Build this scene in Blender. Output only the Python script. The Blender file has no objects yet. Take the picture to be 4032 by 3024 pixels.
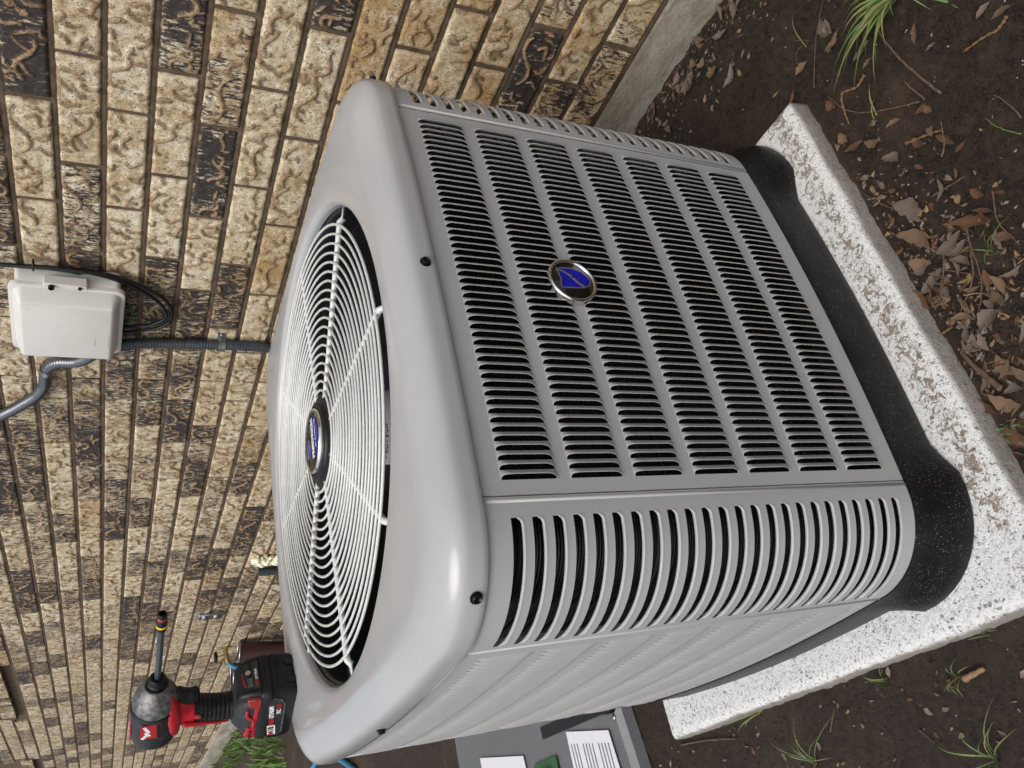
import bpy, math, random
import numpy as np
from mathutils import Vector, Matrix, noise

random.seed(7)
rng = np.random.default_rng(7)
S = bpy.context.scene
COL = S.collection
PI = math.pi
R = math.radians

# ------------------------------------------------------------------ camera
cam_d = bpy.data.cameras.new('camera')
cam = bpy.data.objects.new('camera', cam_d)
COL.objects.link(cam)
cam_d.sensor_width = 36.0
cam_d.sensor_fit = 'HORIZONTAL'
cam_d.lens = 3133.44 / 4032 * 36
cam_d.clip_start = 0.02
cam_d.clip_end = 200
M = Matrix(((-0.2171775, 0.84418902, -0.49008043),
            (-0.38756497, -0.53536736, -0.75044999),
            (-0.89589471, 0.02695715, 0.44344784)))
cam.matrix_world = Matrix.Translation((-0.54156, -0.99161, 0.87204)) @ M.to_4x4()
S.camera = cam

# ------------------------------------------------------------------ sky, sun, exposure
SUN_DIR = Vector((-0.50, -0.26, 0.84)).normalized()      # towards the sun
el = math.asin(SUN_DIR.z)
az = math.atan2(SUN_DIR.x, SUN_DIR.y)
w = bpy.data.worlds.new('World')
S.world = w
w.use_nodes = True
wn = w.node_tree
bgn = wn.nodes['Background']
sky = wn.nodes.new('ShaderNodeTexSky')
sky.sky_type = 'NISHITA'
sky.sun_disc = False
sky.sun_elevation = el
sky.sun_rotation = az
sky.air_density = 1.0
sky.dust_density = 4.0
sky.ozone_density = 1.0
hs_ = wn.nodes.new('ShaderNodeHueSaturation')      # thin overcast: the blue is washed out
hs_.inputs['Saturation'].default_value = 0.50
wn.links.new(sky.outputs[0], hs_.inputs['Color'])
wn.links.new(hs_.outputs[0], bgn.inputs[0])
bgn.inputs[1].default_value = 0.15
sun_d = bpy.data.lights.new('sun', 'SUN')
sun_d.energy = 1.0
sun_d.angle = R(38)
sun_d.color = (1.0, 0.98, 0.95)
sun = bpy.data.objects.new('sun', sun_d)
COL.objects.link(sun)
sun.rotation_euler = SUN_DIR.to_track_quat('Z', 'Y').to_euler()
S.view_settings.view_transform = 'Standard'
S.view_settings.look = 'None'
S.view_settings.gamma = 1
S.view_settings.use_curve_mapping = False
S.view_settings.exposure = 0.22
S.cycles.max_bounces = 6
S.cycles.diffuse_bounces = 3

# ------------------------------------------------------------------ materials
def newmat(name):
    m = bpy.data.materials.new(name)
    m.use_nodes = True
    return m, m.node_tree, m.node_tree.nodes['Principled BSDF']

def N(nt, typ, **kw):
    n = nt.nodes.new(typ)
    for k, v in kw.items():
        setattr(n, k, v)
    return n

def sock(nt, s, v):
    if hasattr(v, 'is_output') or hasattr(v, 'links'):
        nt.links.new(v, s)
    elif isinstance(v, (tuple, list)) and len(v) == 3 and s.type == 'RGBA':
        s.default_value = (*v, 1)
    else:
        s.default_value = v

def coords(nt, kind='Object', scale=None, offset=None):
    c = N(nt, 'ShaderNodeTexCoord').outputs[kind]
    if scale or offset is not None:
        mp = N(nt, 'ShaderNodeMapping')
        nt.links.new(c, mp.inputs[0])
        if scale:
            mp.inputs['Scale'].default_value = scale
        if offset is not None:
            nt.links.new(offset, mp.inputs['Location'])
        return mp.outputs[0]
    return c

def fnoise(nt, vec, scale, detail=4, rough=0.6, dist=0.0):
    n = N(nt, 'ShaderNodeTexNoise')
    nt.links.new(vec, n.inputs['Vector'])
    n.inputs['Scale'].default_value = scale
    n.inputs['Detail'].default_value = detail
    n.inputs['Roughness'].default_value = rough
    n.inputs['Distortion'].default_value = dist
    return n

def ramp(nt, fac, a, b, ca=0.0, cb=1.0):
    n = N(nt, 'ShaderNodeMapRange')
    n.interpolation_type = 'SMOOTHSTEP'
    sock(nt, n.inputs['Value'], fac)
    sock(nt, n.inputs['From Min'], a)
    sock(nt, n.inputs['From Max'], b)
    sock(nt, n.inputs['To Min'], ca)
    sock(nt, n.inputs['To Max'], cb)
    return n.outputs[0]

def math_(nt, op, a, b=0.0):
    n = N(nt, 'ShaderNodeMath', operation=op)
    sock(nt, n.inputs[0], a)
    sock(nt, n.inputs[1], b)
    return n.outputs[0]

def mix(nt, fac, a, b):
    n = N(nt, 'ShaderNodeMix', data_type='RGBA')
    sock(nt, n.inputs[0], fac)
    sock(nt, n.inputs[6], a)
    sock(nt, n.inputs[7], b)
    return n.outputs[2]

def bump(nt, h, strength, dist, normal=None):
    n = N(nt, 'ShaderNodeBump')
    nt.links.new(h, n.inputs['Height'])
    n.inputs['Strength'].default_value = strength
    n.inputs['Distance'].default_value = dist
    if normal is not None:
        nt.links.new(normal, n.inputs['Normal'])
    return n.outputs[0]

def simple(name, col, rough=0.5, metal=0.0, var=0.12, vscale=60, bmp=0.0, bscale=400, spec=0.5, coat=0.0):
    m, nt, b = newmat(name)
    c = coords(nt)
    n = fnoise(nt, c, vscale, 5, 0.65)
    lo = tuple(x * (1 - var) for x in col)
    hi = tuple(min(1, x * (1 + var)) for x in col)
    nt.links.new(mix(nt, ramp(nt, n.outputs[0], 0.3, 0.7), lo, hi), b.inputs['Base Color'])
    nt.links.new(ramp(nt, n.outputs[0], 0.3, 0.7, rough * 0.85, min(1, rough * 1.15)), b.inputs['Roughness'])
    b.inputs['Metallic'].default_value = metal
    b.inputs['Specular IOR Level'].default_value = spec
    b.inputs['Coat Weight'].default_value = coat
    if bmp:
        n2 = fnoise(nt, c, bscale, 3, 0.6)
        nt.links.new(bump(nt, n2.outputs[0], bmp, 0.001), b.inputs['Normal'])
    return m

def paint_mat(name, col, rough, dirt=0.25, specks=False):
    m, nt, b = newmat(name)
    c = coords(nt)
    n1 = fnoise(nt, c, 3.5, 6, 0.6)
    n2 = fnoise(nt, coords(nt, scale=(1, 1, 0.25)), 38, 6, 0.75)
    base = mix(nt, ramp(nt, n1.outputs[0], 0.3, 0.7), tuple(x * 0.94 for x in col), tuple(x * 1.04 for x in col))
    d = math_(nt, 'MULTIPLY', ramp(nt, n2.outputs[0], 0.58, 0.76), dirt * 1.6)
    base = mix(nt, d, base, tuple(x * 0.62 for x in col))
    v = N(nt, 'ShaderNodeTexVoronoi')
    nt.links.new(c, v.inputs['Vector'])
    v.inputs['Scale'].default_value = 70
    spot = ramp(nt, v.outputs['Distance'], 0.03, 0.07, 1.0, 0.0)
    base = mix(nt, math_(nt, 'MULTIPLY', spot, 0.12), base, (0.12, 0.10, 0.08))
    nt.links.new(base, b.inputs['Base Color'])
    nt.links.new(ramp(nt, n2.outputs[0], 0.25, 0.75, rough * 0.7, rough * 2.0), b.inputs['Roughness'])
    n3 = fnoise(nt, c, 700, 2, 0.5)
    n4 = fnoise(nt, c, 9, 3, 0.5)
    nb = bump(nt, n3.outputs[0], 0.06, 0.0006)
    nt.links.new(bump(nt, n4.outputs[0], 0.05, 0.004, nb), b.inputs['Normal'])
    return m

M_LID = paint_mat('lid_paint', (0.40, 0.40, 0.398), 0.10, 0.12)
M_BODY = paint_mat('body_paint', (0.41, 0.41, 0.405), 0.34, 0.10)
M_WIRE = simple('wire_coating', (0.60, 0.60, 0.57), 0.26, 0, 0.06)
M_BLACKIN = simple('black_interior', (0.006, 0.006, 0.007), 0.6)
M_VENTURI = simple('black_orifice', (0.012, 0.013, 0.015), 0.3, 0, 0.3, 30)
M_RUBBER = simple('black_plastic', (0.008, 0.008, 0.009), 0.42, 0, 0.5, 90, 0.3, 600, spec=0.3)
M_RUBBER2 = simple('grey_rubber', (0.022, 0.023, 0.025), 0.5, 0, 0.45, 60, 0.35, 500, spec=0.35)
M_RED = simple('red_plastic', (0.42, 0.012, 0.02), 0.38, 0, 0.2, 70, 0.15, 500)
M_REDTXT = simple('red_print', (0.45, 0.02, 0.02), 0.5)
M_WHITETXT = simple('white_print', (0.75, 0.75, 0.75), 0.5)
M_SILVER = simple('silver_print', (0.6, 0.57, 0.5), 0.3, 0.9)
M_CHROME = simple('chrome', (0.75, 0.74, 0.72), 0.10, 1.0, 0.08)
M_BLUE = simple('blue_enamel', (0.012, 0.01, 0.36), 0.25, 0, 0.1)
M_BADGE = simple('black_badge', (0.012, 0.009, 0.007), 0.08, 0, 0.2)
M_ALU = simple('galvanised_steel', (0.45, 0.46, 0.47), 0.32, 1.0, 0.25, 120)
M_GREYALU = simple('zinc_conduit', (0.17, 0.18, 0.195), 0.30, 0.8, 0.08, 120)
M_LIQ = simple('dark_grey_conduit', (0.055, 0.065, 0.075), 0.36, 0.2, 0.25, 80)
M_WIREBLK = simple('black_cable_jacket', (0.010, 0.010, 0.011), 0.35)
M_WIREGRN = simple('green_wire', (0.01, 0.11, 0.05), 0.4)
M_SCREW = simple('black_screw', (0.012, 0.012, 0.012), 0.35, 0.6)
M_CAST = simple('cast_alloy', (0.17, 0.17, 0.165), 0.50, 0.7, 0.5, 130, 0.4, 260)
M_BRASS = simple('brass', (0.5, 0.36, 0.16), 0.3, 1.0)
M_BROWNMET = simple('brown_enamel', (0.045, 0.018, 0.014), 0.4)
M_BLUEHOSE = simple('blue_hose', (0.02, 0.20, 0.36), 0.4)
M_FOAM = simple('foam_sealant', (0.85, 0.83, 0.62), 0.9, 0, 0.15, 80, 0.5, 200)
M_PAPER = simple('white_paper_label', (0.66, 0.66, 0.70), 0.5, 0, 0.03)
M_INK = simple('grey_ink', (0.16, 0.16, 0.18), 0.6)
M_INKBLK = simple('black_ink', (0.01, 0.01, 0.01), 0.6)
M_CABINET = simple('dark_grey_enamel', (0.125, 0.127, 0.127), 0.42, 0, 0.1, 8)
M_CABEDGE = simple('grey_enamel_edge', (0.24, 0.24, 0.25), 0.4, 0, 0.1, 8)
M_PCB = simple('green_circuit_board', (0.02, 0.09, 0.015), 0.35)
M_YELLOW = simple('yellow_band', (0.75, 0.55, 0.01), 0.4)
M_GLASS = simple('dark_window_glass', (0.02, 0.02, 0.022), 0.08)
M_FRAME = simple('grey_window_frame', (0.09, 0.10, 0.11), 0.4)
M_REDLENS = simple('red_lens', (0.28, 0.02, 0.02), 0.15, 0, 0.1, 60, coat=0.6)

# utility box plastic
def box_mat():
    m, nt, b = newmat('off_white_plastic')
    c = coords(nt)
    n = fnoise(nt, coords(nt, scale=(1, 0.35, 1)), 60, 6, 0.75)
    base = mix(nt, ramp(nt, n.outputs[0], 0.60, 0.75), (0.66, 0.645, 0.60), (0.45, 0.44, 0.40))
    n2 = fnoise(nt, c, 12, 4)
    base = mix(nt, ramp(nt, n2.outputs[0], 0.4, 0.75, 0, 0.25), base, (0.5, 0.46, 0.38))
    nt.links.new(base, b.inputs['Base Color'])
    b.inputs['Roughness'].default_value = 0.42
    return m
M_BOX = box_mat()

# brick: one material for single bricks (vertex 'worm' relief), one for the joined far ones
def brick_mat(name, single):
    m, nt, b = newmat(name)
    at = 'OBJECT' if single else 'GEOMETRY'
    tone = N(nt, 'ShaderNodeAttribute', attribute_type=at, attribute_name='tone').outputs['Fac']
    tint = N(nt, 'ShaderNodeAttribute', attribute_type=at, attribute_name='tint').outputs['Fac']
    seed = N(nt, 'ShaderNodeAttribute', attribute_type=at, attribute_name='seed').outputs['Fac']
    comb = N(nt, 'ShaderNodeCombineXYZ')
    nt.links.new(math_(nt, 'MULTIPLY', seed, 11.0), comb.inputs[0])
    nt.links.new(math_(nt, 'MULTIPLY', seed, 7.3), comb.inputs[1])
    c = coords(nt, 'Object', scale=(1, 1, 1), offset=comb.outputs[0])
    cs = N(nt, 'ShaderNodeMapping')
    nt.links.new(c, cs.inputs[0])
    cs.inputs['Scale'].default_value = (1, 1.0, 0.22)
    cs = cs.outputs[0]
    if single:
        worm = N(nt, 'ShaderNodeAttribute', attribute_type='GEOMETRY', attribute_name='worm').outputs['Fac']
    else:
        nd = fnoise(nt, c, 20, 2)
        ad = N(nt, 'ShaderNodeVectorMath', operation='MULTIPLY_ADD')
        nt.links.new(nd.outputs['Color'], ad.inputs[0])
        ad.inputs[1].default_value = (0.03, 0.03, 0.03)
        nt.links.new(c, ad.inputs[2])
        v = N(nt, 'ShaderNodeTexVoronoi', feature='DISTANCE_TO_EDGE')
        nt.links.new(ad.outputs[0], v.inputs['Vector'])
        v.inputs['Scale'].default_value = 30
        msk = ramp(nt, fnoise(nt, c, 26, 1).outputs[0], 0.42, 0.5)
        worm = math_(nt, 'MULTIPLY', ramp(nt, v.outputs['Distance'], 0.03, 0.12, 1, 0), msk)
    n1 = fnoise(nt, c, 16, 6, 0.65)
    n2 = fnoise(nt, c, 70, 5, 0.7)
    cream = mix(nt, ramp(nt, n1.outputs[0], 0.35, 0.65), (0.51, 0.395, 0.23), (0.71, 0.615, 0.44))
    cream = mix(nt, ramp(nt, n2.outputs[0], 0.5, 0.62, 0, 0.7), cream, (0.87, 0.81, 0.66))
    cream = mix(nt, ramp(nt, n2.outputs[0], 0.45, 0.37, 0, 0.8), cream, (0.14, 0.08, 0.035))
    n3 = fnoise(nt, c, 9, 5, 0.7)
    ochre = math_(nt, 'MULTIPLY', ramp(nt, n3.outputs[0], 0.35, 0.65, 0.25, 1.0), tint)
    cream = mix(nt, ochre, cream, (0.40, 0.235, 0.075))
    # pits
    vp = N(nt, 'ShaderNodeTexVoronoi')
    nt.links.new(c, vp.inputs['Vector'])
    vp.inputs['Scale'].default_value = 210
    pm = math_(nt, 'MULTIPLY', ramp(nt, vp.outputs['Distance'], 0.16, 0.30, 1, 0), ramp(nt, n2.outputs[0], 0.42, 0.56))
    # dark glaze, streaked along the height
    st = fnoise(nt, cs, 190, 6, 0.80)
    big = fnoise(nt, c, 11, 4, 0.6)
    thr = math_(nt, 'SUBTRACT', 0.775, math_(nt, 'MULTIPLY', tone, 0.34))
    val = math_(nt, 'ADD', math_(nt, 'MULTIPLY', st.outputs[0], 0.75), math_(nt, 'MULTIPLY', big.outputs[0], 0.32))
    blk = ramp(nt, math_(nt, 'SUBTRACT', val, thr), -0.012, 0.018)
    blk = math_(nt, 'MULTIPLY', blk, ramp(nt, worm, 0.25, 0.8, 1.0, 0.15))
    col = mix(nt, blk, cream, mix(nt, n2.outputs[0], (0.020, 0.017, 0.017), (0.062, 0.046, 0.038)))
    wcol = mix(nt, ramp(nt, n2.outputs[0], 0.35, 0.65), (0.18, 0.098, 0.042), (0.36, 0.235, 0.12))
    col = mix(nt, ramp(nt, worm, 0.08, 0.55, 0, 0.80), col, wcol)
    rim = math_(nt, 'MULTIPLY', ramp(nt, worm, 0.01, 0.08), ramp(nt, worm, 0.10, 0.3, 1, 0))
    col = mix(nt, math_(nt, 'MULTIPLY', rim, 0.8), col, (0.06, 0.03, 0.014))
    col = mix(nt, math_(nt, 'MULTIPLY', pm, 0.85), col, (0.03, 0.02, 0.02))
    nt.links.new(col, b.inputs['Base Color'])
    nt.links.new(ramp(nt, n2.outputs[0], 0.3, 0.7, 0.42, 0.8), b.inputs['Roughness'])
    h = math_(nt, 'ADD', math_(nt, 'MULTIPLY', st.outputs[0], 0.5), math_(nt, 'MULTIPLY', n2.outputs[0], 0.5))
    h = math_(nt, 'SUBTRACT', h, math_(nt, 'MULTIPLY', pm, 0.5))
    nb = bump(nt, h, 1.0, 0.0036)
    if not single:
        nb = bump(nt, worm, 0.9, 0.003, nb)
    nt.links.new(nb, b.inputs['Normal'])
    return m
M_BRICK = brick_mat('glazed_textured_brick', True)
M_BRICKF = brick_mat('glazed_textured_brick_far', False)

def mortar_mat():
    m, nt, b = newmat('brown_mortar')
    c = coords(nt)
    n = fnoise(nt, c, 40, 6, 0.7)
    n2 = fnoise(nt, c, 420, 3, 0.7)
    col = mix(nt, ramp(nt, n.outputs[0], 0.3, 0.7), (0.075, 0.050, 0.031), (0.16, 0.112, 0.075))
    v = N(nt, 'ShaderNodeTexVoronoi')
    nt.links.new(c, v.inputs['Vector'])
    v.inputs['Scale'].default_value = 330
    col = mix(nt, ramp(nt, v.outputs['Distance'], 0.12, 0.22, 0.8, 0), col, (0.03, 0.02, 0.015))
    nt.links.new(col, b.inputs['Base Color'])
    b.inputs['Roughness'].default_value = 0.95
    nt.links.new(bump(nt, n2.outputs[0], 0.8, 0.0015), b.inputs['Normal'])
    return m
M_MORTAR = mortar_mat()

def concrete_mat():
    m, nt, b = newmat('old_concrete')
    c = coords(nt)
    n = fnoise(nt, coords(nt, scale=(1, 0.5, 1.6)), 7, 8, 0.72)
    n2 = fnoise(nt, c, 60, 6, 0.75)
    col = mix(nt, ramp(nt, n.outputs[0], 0.35, 0.68), (0.21, 0.175, 0.13), (0.42, 0.39, 0.33))
    col = mix(nt, ramp(nt, n2.outputs[0], 0.56, 0.72, 0, 0.8), col, (0.10, 0.085, 0.065))
    nt.links.new(col, b.inputs['Base Color'])
    b.inputs['Roughness'].default_value = 0.9
    nt.links.new(bump(nt, n2.outputs[0], 0.9, 0.006), b.inputs['Normal'])
    return m
M_CONC = concrete_mat()

def pad_mat():
    m, nt, b = newmat('pitted_white_slab')
    c = coords(nt)
    n = fnoise(nt, c, 26, 6, 0.7)
    n2 = fnoise(nt, c, 170, 5, 0.75)
    n3 = fnoise(nt, c, 380, 3, 0.7)
    col = mix(nt, ramp(nt, n2.outputs[0], 0.30, 0.50), (0.42, 0.40, 0.36), (0.88, 0.88, 0.86))
    wv = N(nt, 'ShaderNodeVectorMath', operation='MULTIPLY_ADD')
    nt.links.new(fnoise(nt, c, 160, 3, 0.6).outputs['Color'], wv.inputs[0])
    wv.inputs[1].default_value = (0.008, 0.008, 0.008)
    nt.links.new(c, wv.inputs[2])
    def pits(scale, lo, nlo, nhi, nscale):
        v = N(nt, 'ShaderNodeTexVoronoi')
        nt.links.new(wv.outputs[0], v.inputs['Vector'])
        v.inputs['Scale'].default_value = scale
        sc = N(nt, 'ShaderNodeSeparateColor')
        nt.links.new(v.outputs['Color'], sc.inputs[0])
        rad = math_(nt, 'MULTIPLY', math_(nt, 'POWER', sc.outputs[0], 2.0), lo)
        d = math_(nt, 'SUBTRACT', v.outputs['Distance'], rad)
        return math_(nt, 'MULTIPLY', ramp(nt, d, -0.04, 0.04, 1, 0), ramp(nt, fnoise(nt, c, nscale, 3).outputs[0], nlo, nhi))
    pit = math_(nt, 'MAXIMUM', pits(300, 0.42, 0.40, 0.55, 40), pits(130, 0.36, 0.44, 0.56, 22))
    col = mix(nt, math_(nt, 'MULTIPLY', pit, 0.75), col, mix(nt, n3.outputs[0], (0.07, 0.055, 0.045), (0.22, 0.19, 0.16)))
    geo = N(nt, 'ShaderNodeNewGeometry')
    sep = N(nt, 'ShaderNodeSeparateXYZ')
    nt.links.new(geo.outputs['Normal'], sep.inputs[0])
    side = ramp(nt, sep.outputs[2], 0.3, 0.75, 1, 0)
    at = N(nt, 'ShaderNodeAttribute', attribute_name='dirt').outputs['Fac']
    nd = fnoise(nt, c, 95, 6, 0.75, 0.8)
    thr = ramp(nt, at, 0, 1, 0.68, 0.49)
    dm = ramp(nt, math_(nt, 'SUBTRACT', nd.outputs[0], thr), 0.0, 0.05)
    col = mix(nt, math_(nt, 'MULTIPLY', dm, 0.8), col, (0.19, 0.125, 0.07))
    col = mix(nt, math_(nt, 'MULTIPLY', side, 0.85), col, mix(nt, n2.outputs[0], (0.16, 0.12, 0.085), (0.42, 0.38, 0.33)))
    nt.links.new(col, b.inputs['Base Color'])
    b.inputs['Roughness'].default_value = 0.85
    h = math_(nt, 'SUBTRACT', math_(nt, 'ADD', n2.outputs[0], math_(nt, 'MULTIPLY', n3.outputs[0], 0.4)), pit)
    nt.links.new(bump(nt, h, 1.0, 0.0055), b.inputs['Normal'])
    return m
M_PAD = pad_mat()

def pan_mat():
    m, nt, b = newmat('dusty_black_base_plastic')
    c = coords(nt)
    base = (0.0045, 0.0048, 0.005)
    n = fnoise(nt, c, 25, 6, 0.7)
    col = mix(nt, ramp(nt, n.outputs[0], 0.4, 0.75), base, (0.011, 0.0105, 0.0095))
    v = N(nt, 'ShaderNodeTexVoronoi')
    nd = fnoise(nt, c, 90, 2)
    ad = N(nt, 'ShaderNodeVectorMath', operation='MULTIPLY_ADD')
    nt.links.new(nd.outputs['Color'], ad.inputs[0])
    ad.inputs[1].default_value = (0.01, 0.01, 0.01)
    nt.links.new(c, ad.inputs[2])
    nt.links.new(ad.outputs[0], v.inputs['Vector'])
    v.inputs['Scale'].default_value = 330
    sp = math_(nt, 'MULTIPLY', ramp(nt, v.outputs['Distance'], 0.10, 0.22, 1, 0), ramp(nt, fnoise(nt, c, 30, 3).outputs[0], 0.34, 0.55))
    col = mix(nt, math_(nt, 'MULTIPLY', sp, 0.85), col, (0.30, 0.27, 0.20))
    nt.links.new(col, b.inputs['Base Color'])
    b.inputs['Roughness'].default_value = 0.42
    b.inputs['Specular IOR Level'].default_value = 0.22
    nt.links.new(bump(nt, fnoise(nt, c, 300, 3).outputs[0], 0.15, 0.001), b.inputs['Normal'])
    return m
M_PAN = pan_mat()

def soil_mat():
    m, nt, b = newmat('damp_brown_soil')
    c = coords(nt)
    n = fnoise(nt, c, 5, 8, 0.65)
    n2 = fnoise(nt, c, 90, 7, 0.78)
    n3 = fnoise(nt, c, 420, 4, 0.75)
    col = mix(nt, ramp(nt, n2.outputs[0], 0.36, 0.68), (0.018, 0.010, 0.0055), (0.062, 0.036, 0.020))
    col = mix(nt, ramp(nt, n.outputs[0], 0.50, 0.66, 0, 0.75), col, mix(nt, n3.outputs[0], (0.048, 0.029, 0.016), (0.135, 0.088, 0.055)))
    col = mix(nt, ramp(nt, n3.outputs[0], 0.64, 0.72, 0, 0.55), col, (0.20, 0.15, 0.10))
    v = N(nt, 'ShaderNodeTexVoronoi')
    nt.links.new(c, v.inputs['Vector'])
    v.inputs['Scale'].default_value = 240
    sp = math_(nt, 'MULTIPLY', ramp(nt, v.outputs['Distance'], 0.05, 0.11, 1, 0), ramp(nt, n2.outputs[0], 0.5, 0.6))
    col = mix(nt, math_(nt, 'MULTIPLY', sp, 0.8), col, (0.42, 0.36, 0.27))
    nt.links.new(col, b.inputs['Base Color'])
    nt.links.new(ramp(nt, n2.outputs[0], 0.3, 0.7, 0.6, 0.95), b.inputs['Roughness'])
    h = math_(nt, 'ADD', n2.outputs[0], math_(nt, 'MULTIPLY', n3.outputs[0], 0.45))
    nt.links.new(bump(nt, h, 1.0, 0.011), b.inputs['Normal'])
    return m
M_SOIL = soil_mat()

def leaf_mat(name, a, bb):
    m, nt, b = newmat(name)
    oi = N(nt, 'ShaderNodeObjectInfo')
    c = coords(nt)
    n = fnoise(nt, c, 70, 6, 0.75)
    col = mix(nt, ramp(nt, n.outputs[0], 0.35, 0.68), a, bb)
    col = mix(nt, math_(nt, 'MULTIPLY', oi.outputs['Random'], 0.5), col, tuple(x * 0.45 for x in a))
    sp = fnoise(nt, c, 260, 4, 0.7)
    col = mix(nt, ramp(nt, sp.outputs[0], 0.62, 0.7, 0, 0.8), col, (0.025, 0.016, 0.01))
    nt.links.new(col, b.inputs['Base Color'])
    b.inputs['Roughness'].default_value = 0.6
    nt.links.new(bump(nt, n.outputs[0], 0.6, 0.003), b.inputs['Normal'])
    return m
M_LEAF = [leaf_mat('dry_leaf_tan', (0.135, 0.082, 0.045), (0.23, 0.15, 0.088)),
          leaf_mat('dry_leaf_russet', (0.085, 0.036, 0.018), (0.16, 0.080, 0.038)),
          leaf_mat('dry_leaf_grey', (0.10, 0.072, 0.050), (0.27, 0.215, 0.17)),
          leaf_mat('green_leaf', (0.035, 0.10, 0.02), (0.06, 0.14, 0.03))]
M_TWIG = simple('twig_bark', (0.10, 0.062, 0.040), 0.8, 0, 0.4, 150, 0.6, 500)
M_STRAW = simple('straw', (0.20, 0.13, 0.065), 0.7, 0, 0.25, 100)
M_CATKIN = simple('ochre_catkin', (0.16, 0.095, 0.038), 0.9, 0, 0.5, 500, 1.0, 700)
def grass_mat():
    m, nt, b = newmat('grass_blade')
    oi = N(nt, 'ShaderNodeObjectInfo')
    c = coords(nt)
    n = fnoise(nt, c, 30, 3)
    col = mix(nt, ramp(nt, n.outputs[0], 0.35, 0.65), (0.055, 0.105, 0.025), (0.12, 0.17, 0.045))
    col = mix(nt, ramp(nt, oi.outputs['Random'], 0.55, 1.0, 0, 0.8), col, (0.24, 0.21, 0.09))
    nt.links.new(col, b.inputs['Base Color'])
    b.inputs['Roughness'].default_value = 0.5
    return m
M_GRASS = grass_mat()
M_LAWN = simple('lawn_green', (0.10, 0.19, 0.03), 0.6, 0, 0.55, 9)

def coil_mat():
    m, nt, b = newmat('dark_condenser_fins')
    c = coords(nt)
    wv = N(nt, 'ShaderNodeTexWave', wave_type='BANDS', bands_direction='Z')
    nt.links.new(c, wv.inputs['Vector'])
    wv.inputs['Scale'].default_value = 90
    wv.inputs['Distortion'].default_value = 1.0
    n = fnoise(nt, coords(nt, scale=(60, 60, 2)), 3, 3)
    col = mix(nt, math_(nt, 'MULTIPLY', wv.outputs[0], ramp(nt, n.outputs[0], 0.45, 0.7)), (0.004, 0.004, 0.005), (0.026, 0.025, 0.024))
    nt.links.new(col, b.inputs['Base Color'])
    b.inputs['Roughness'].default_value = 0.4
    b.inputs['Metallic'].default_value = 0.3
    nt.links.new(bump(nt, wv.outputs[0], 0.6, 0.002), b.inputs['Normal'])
    return m
M_COIL = coil_mat()

# ------------------------------------------------------------------ mesh helpers
class MB:
    def __init__(s):
        s.v = []; s.f = []
    def add(s, verts, faces):
        o = len(s.v)
        s.v.extend([tuple(x) for x in verts])
        s.f.extend([tuple(i + o for i in f) for f in faces])
        return s
    def box(s, x0, x1, y0, y1, z0, z1):
        return s.add([(x0, y0, z0), (x1, y0, z0), (x1, y1, z0), (x0, y1, z0), (x0, y0, z1), (x1, y0, z1), (x1, y1, z1), (x0, y1, z1)],
                     [(0, 3, 2, 1), (4, 5, 6, 7), (0, 1, 5, 4), (1, 2, 6, 5), (2, 3, 7, 6), (3, 0, 4, 7)])
    def loft(s, loops, closed=True, cap0=False, cap1=False):
        n = len(loops[0]); o = len(s.v)
        for l in loops: s.v.extend([tuple(p) for p in l])
        m = n if closed else n - 1
        for k in range(len(loops) - 1):
            for i in range(m):
                j = (i + 1) % n
                s.f.append((o + k * n + i, o + k * n + j, o + (k + 1) * n + j, o + (k + 1) * n + i))
        if cap0: s.f.append(tuple(o + i for i in range(n))[::-1])
        if cap1: s.f.append(tuple(o + (len(loops) - 1) * n + i for i in range(n)))
        return s
    def mesh(s, name, m, smooth=False, ang=None):
        me = bpy.data.meshes.new(name)
        me.from_pydata(s.v, [], s.f)
        me.update()
        for mm in (m if isinstance(m, list) else [m]): me.materials.append(mm)
        if smooth:
            me.polygons.foreach_set('use_smooth', [True] * len(me.polygons))
            if ang:
                me.set_sharp_from_angle(angle=R(ang))
        return me
    def build(s, name, m, parent=None, smooth=False, ang=None, loc=None, rot=None):
        return link(name, s.mesh(name, m, smooth, ang), parent, loc, rot)

def link(name, me, parent=None, loc=None, rot=None):
    o = bpy.data.objects.new(name, me)
    COL.objects.link(o)
    if parent: o.parent = parent
    if loc is not None: o.location = loc
    if rot is not None: o.rotation_euler = rot
    return o

def tag(o, label=None, cat=None, group=None, kind=None):
    if label: o['label'] = label
    if cat: o['category'] = cat
    if group: o['group'] = group
    if kind: o['kind'] = kind
    return o

def empty(name, loc=(0, 0, 0), rz=0, label=None, cat=None, group=None):
    o = bpy.data.objects.new(name, None)
    COL.objects.link(o)
    o.empty_display_size = 0.05
    o.location = loc
    o.rotation_euler = (0, 0, rz)
    return tag(o, label, cat, group)

def bevel(o, wd, seg=2, ang=40):
    md = o.modifiers.new('bevel', 'BEVEL')
    md.width = wd; md.segments = seg; md.limit_method = 'ANGLE'; md.angle_limit = R(ang)
    md.harden_normals = False
    o.data.polygons.foreach_set('use_smooth', [True] * len(o.data.polygons))
    o.data.set_sharp_from_angle(angle=R(60))
    return o

def smooth_path(pts, n=8):
    """Catmull-Rom through the points"""
    P = [Vector(p) for p in pts]
    if len(P) < 3:
        return [P[0].lerp(P[-1], i / n) for i in range(n + 1)]
    out = []
    for i in range(len(P) - 1):
        p0 = P[max(i - 1, 0)]; p1 = P[i]; p2 = P[i + 1]; p3 = P[min(i + 2, len(P) - 1)]
        for k in range(n):
            t = k / n
            out.append(0.5 * ((2 * p1) + (p2 - p0) * t + (2 * p0 - 5 * p1 + 4 * p2 - p3) * t * t + (3 * p1 - p0 - 3 * p2 + p3) * t ** 3))
    out.append(P[-1])
    return out

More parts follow.
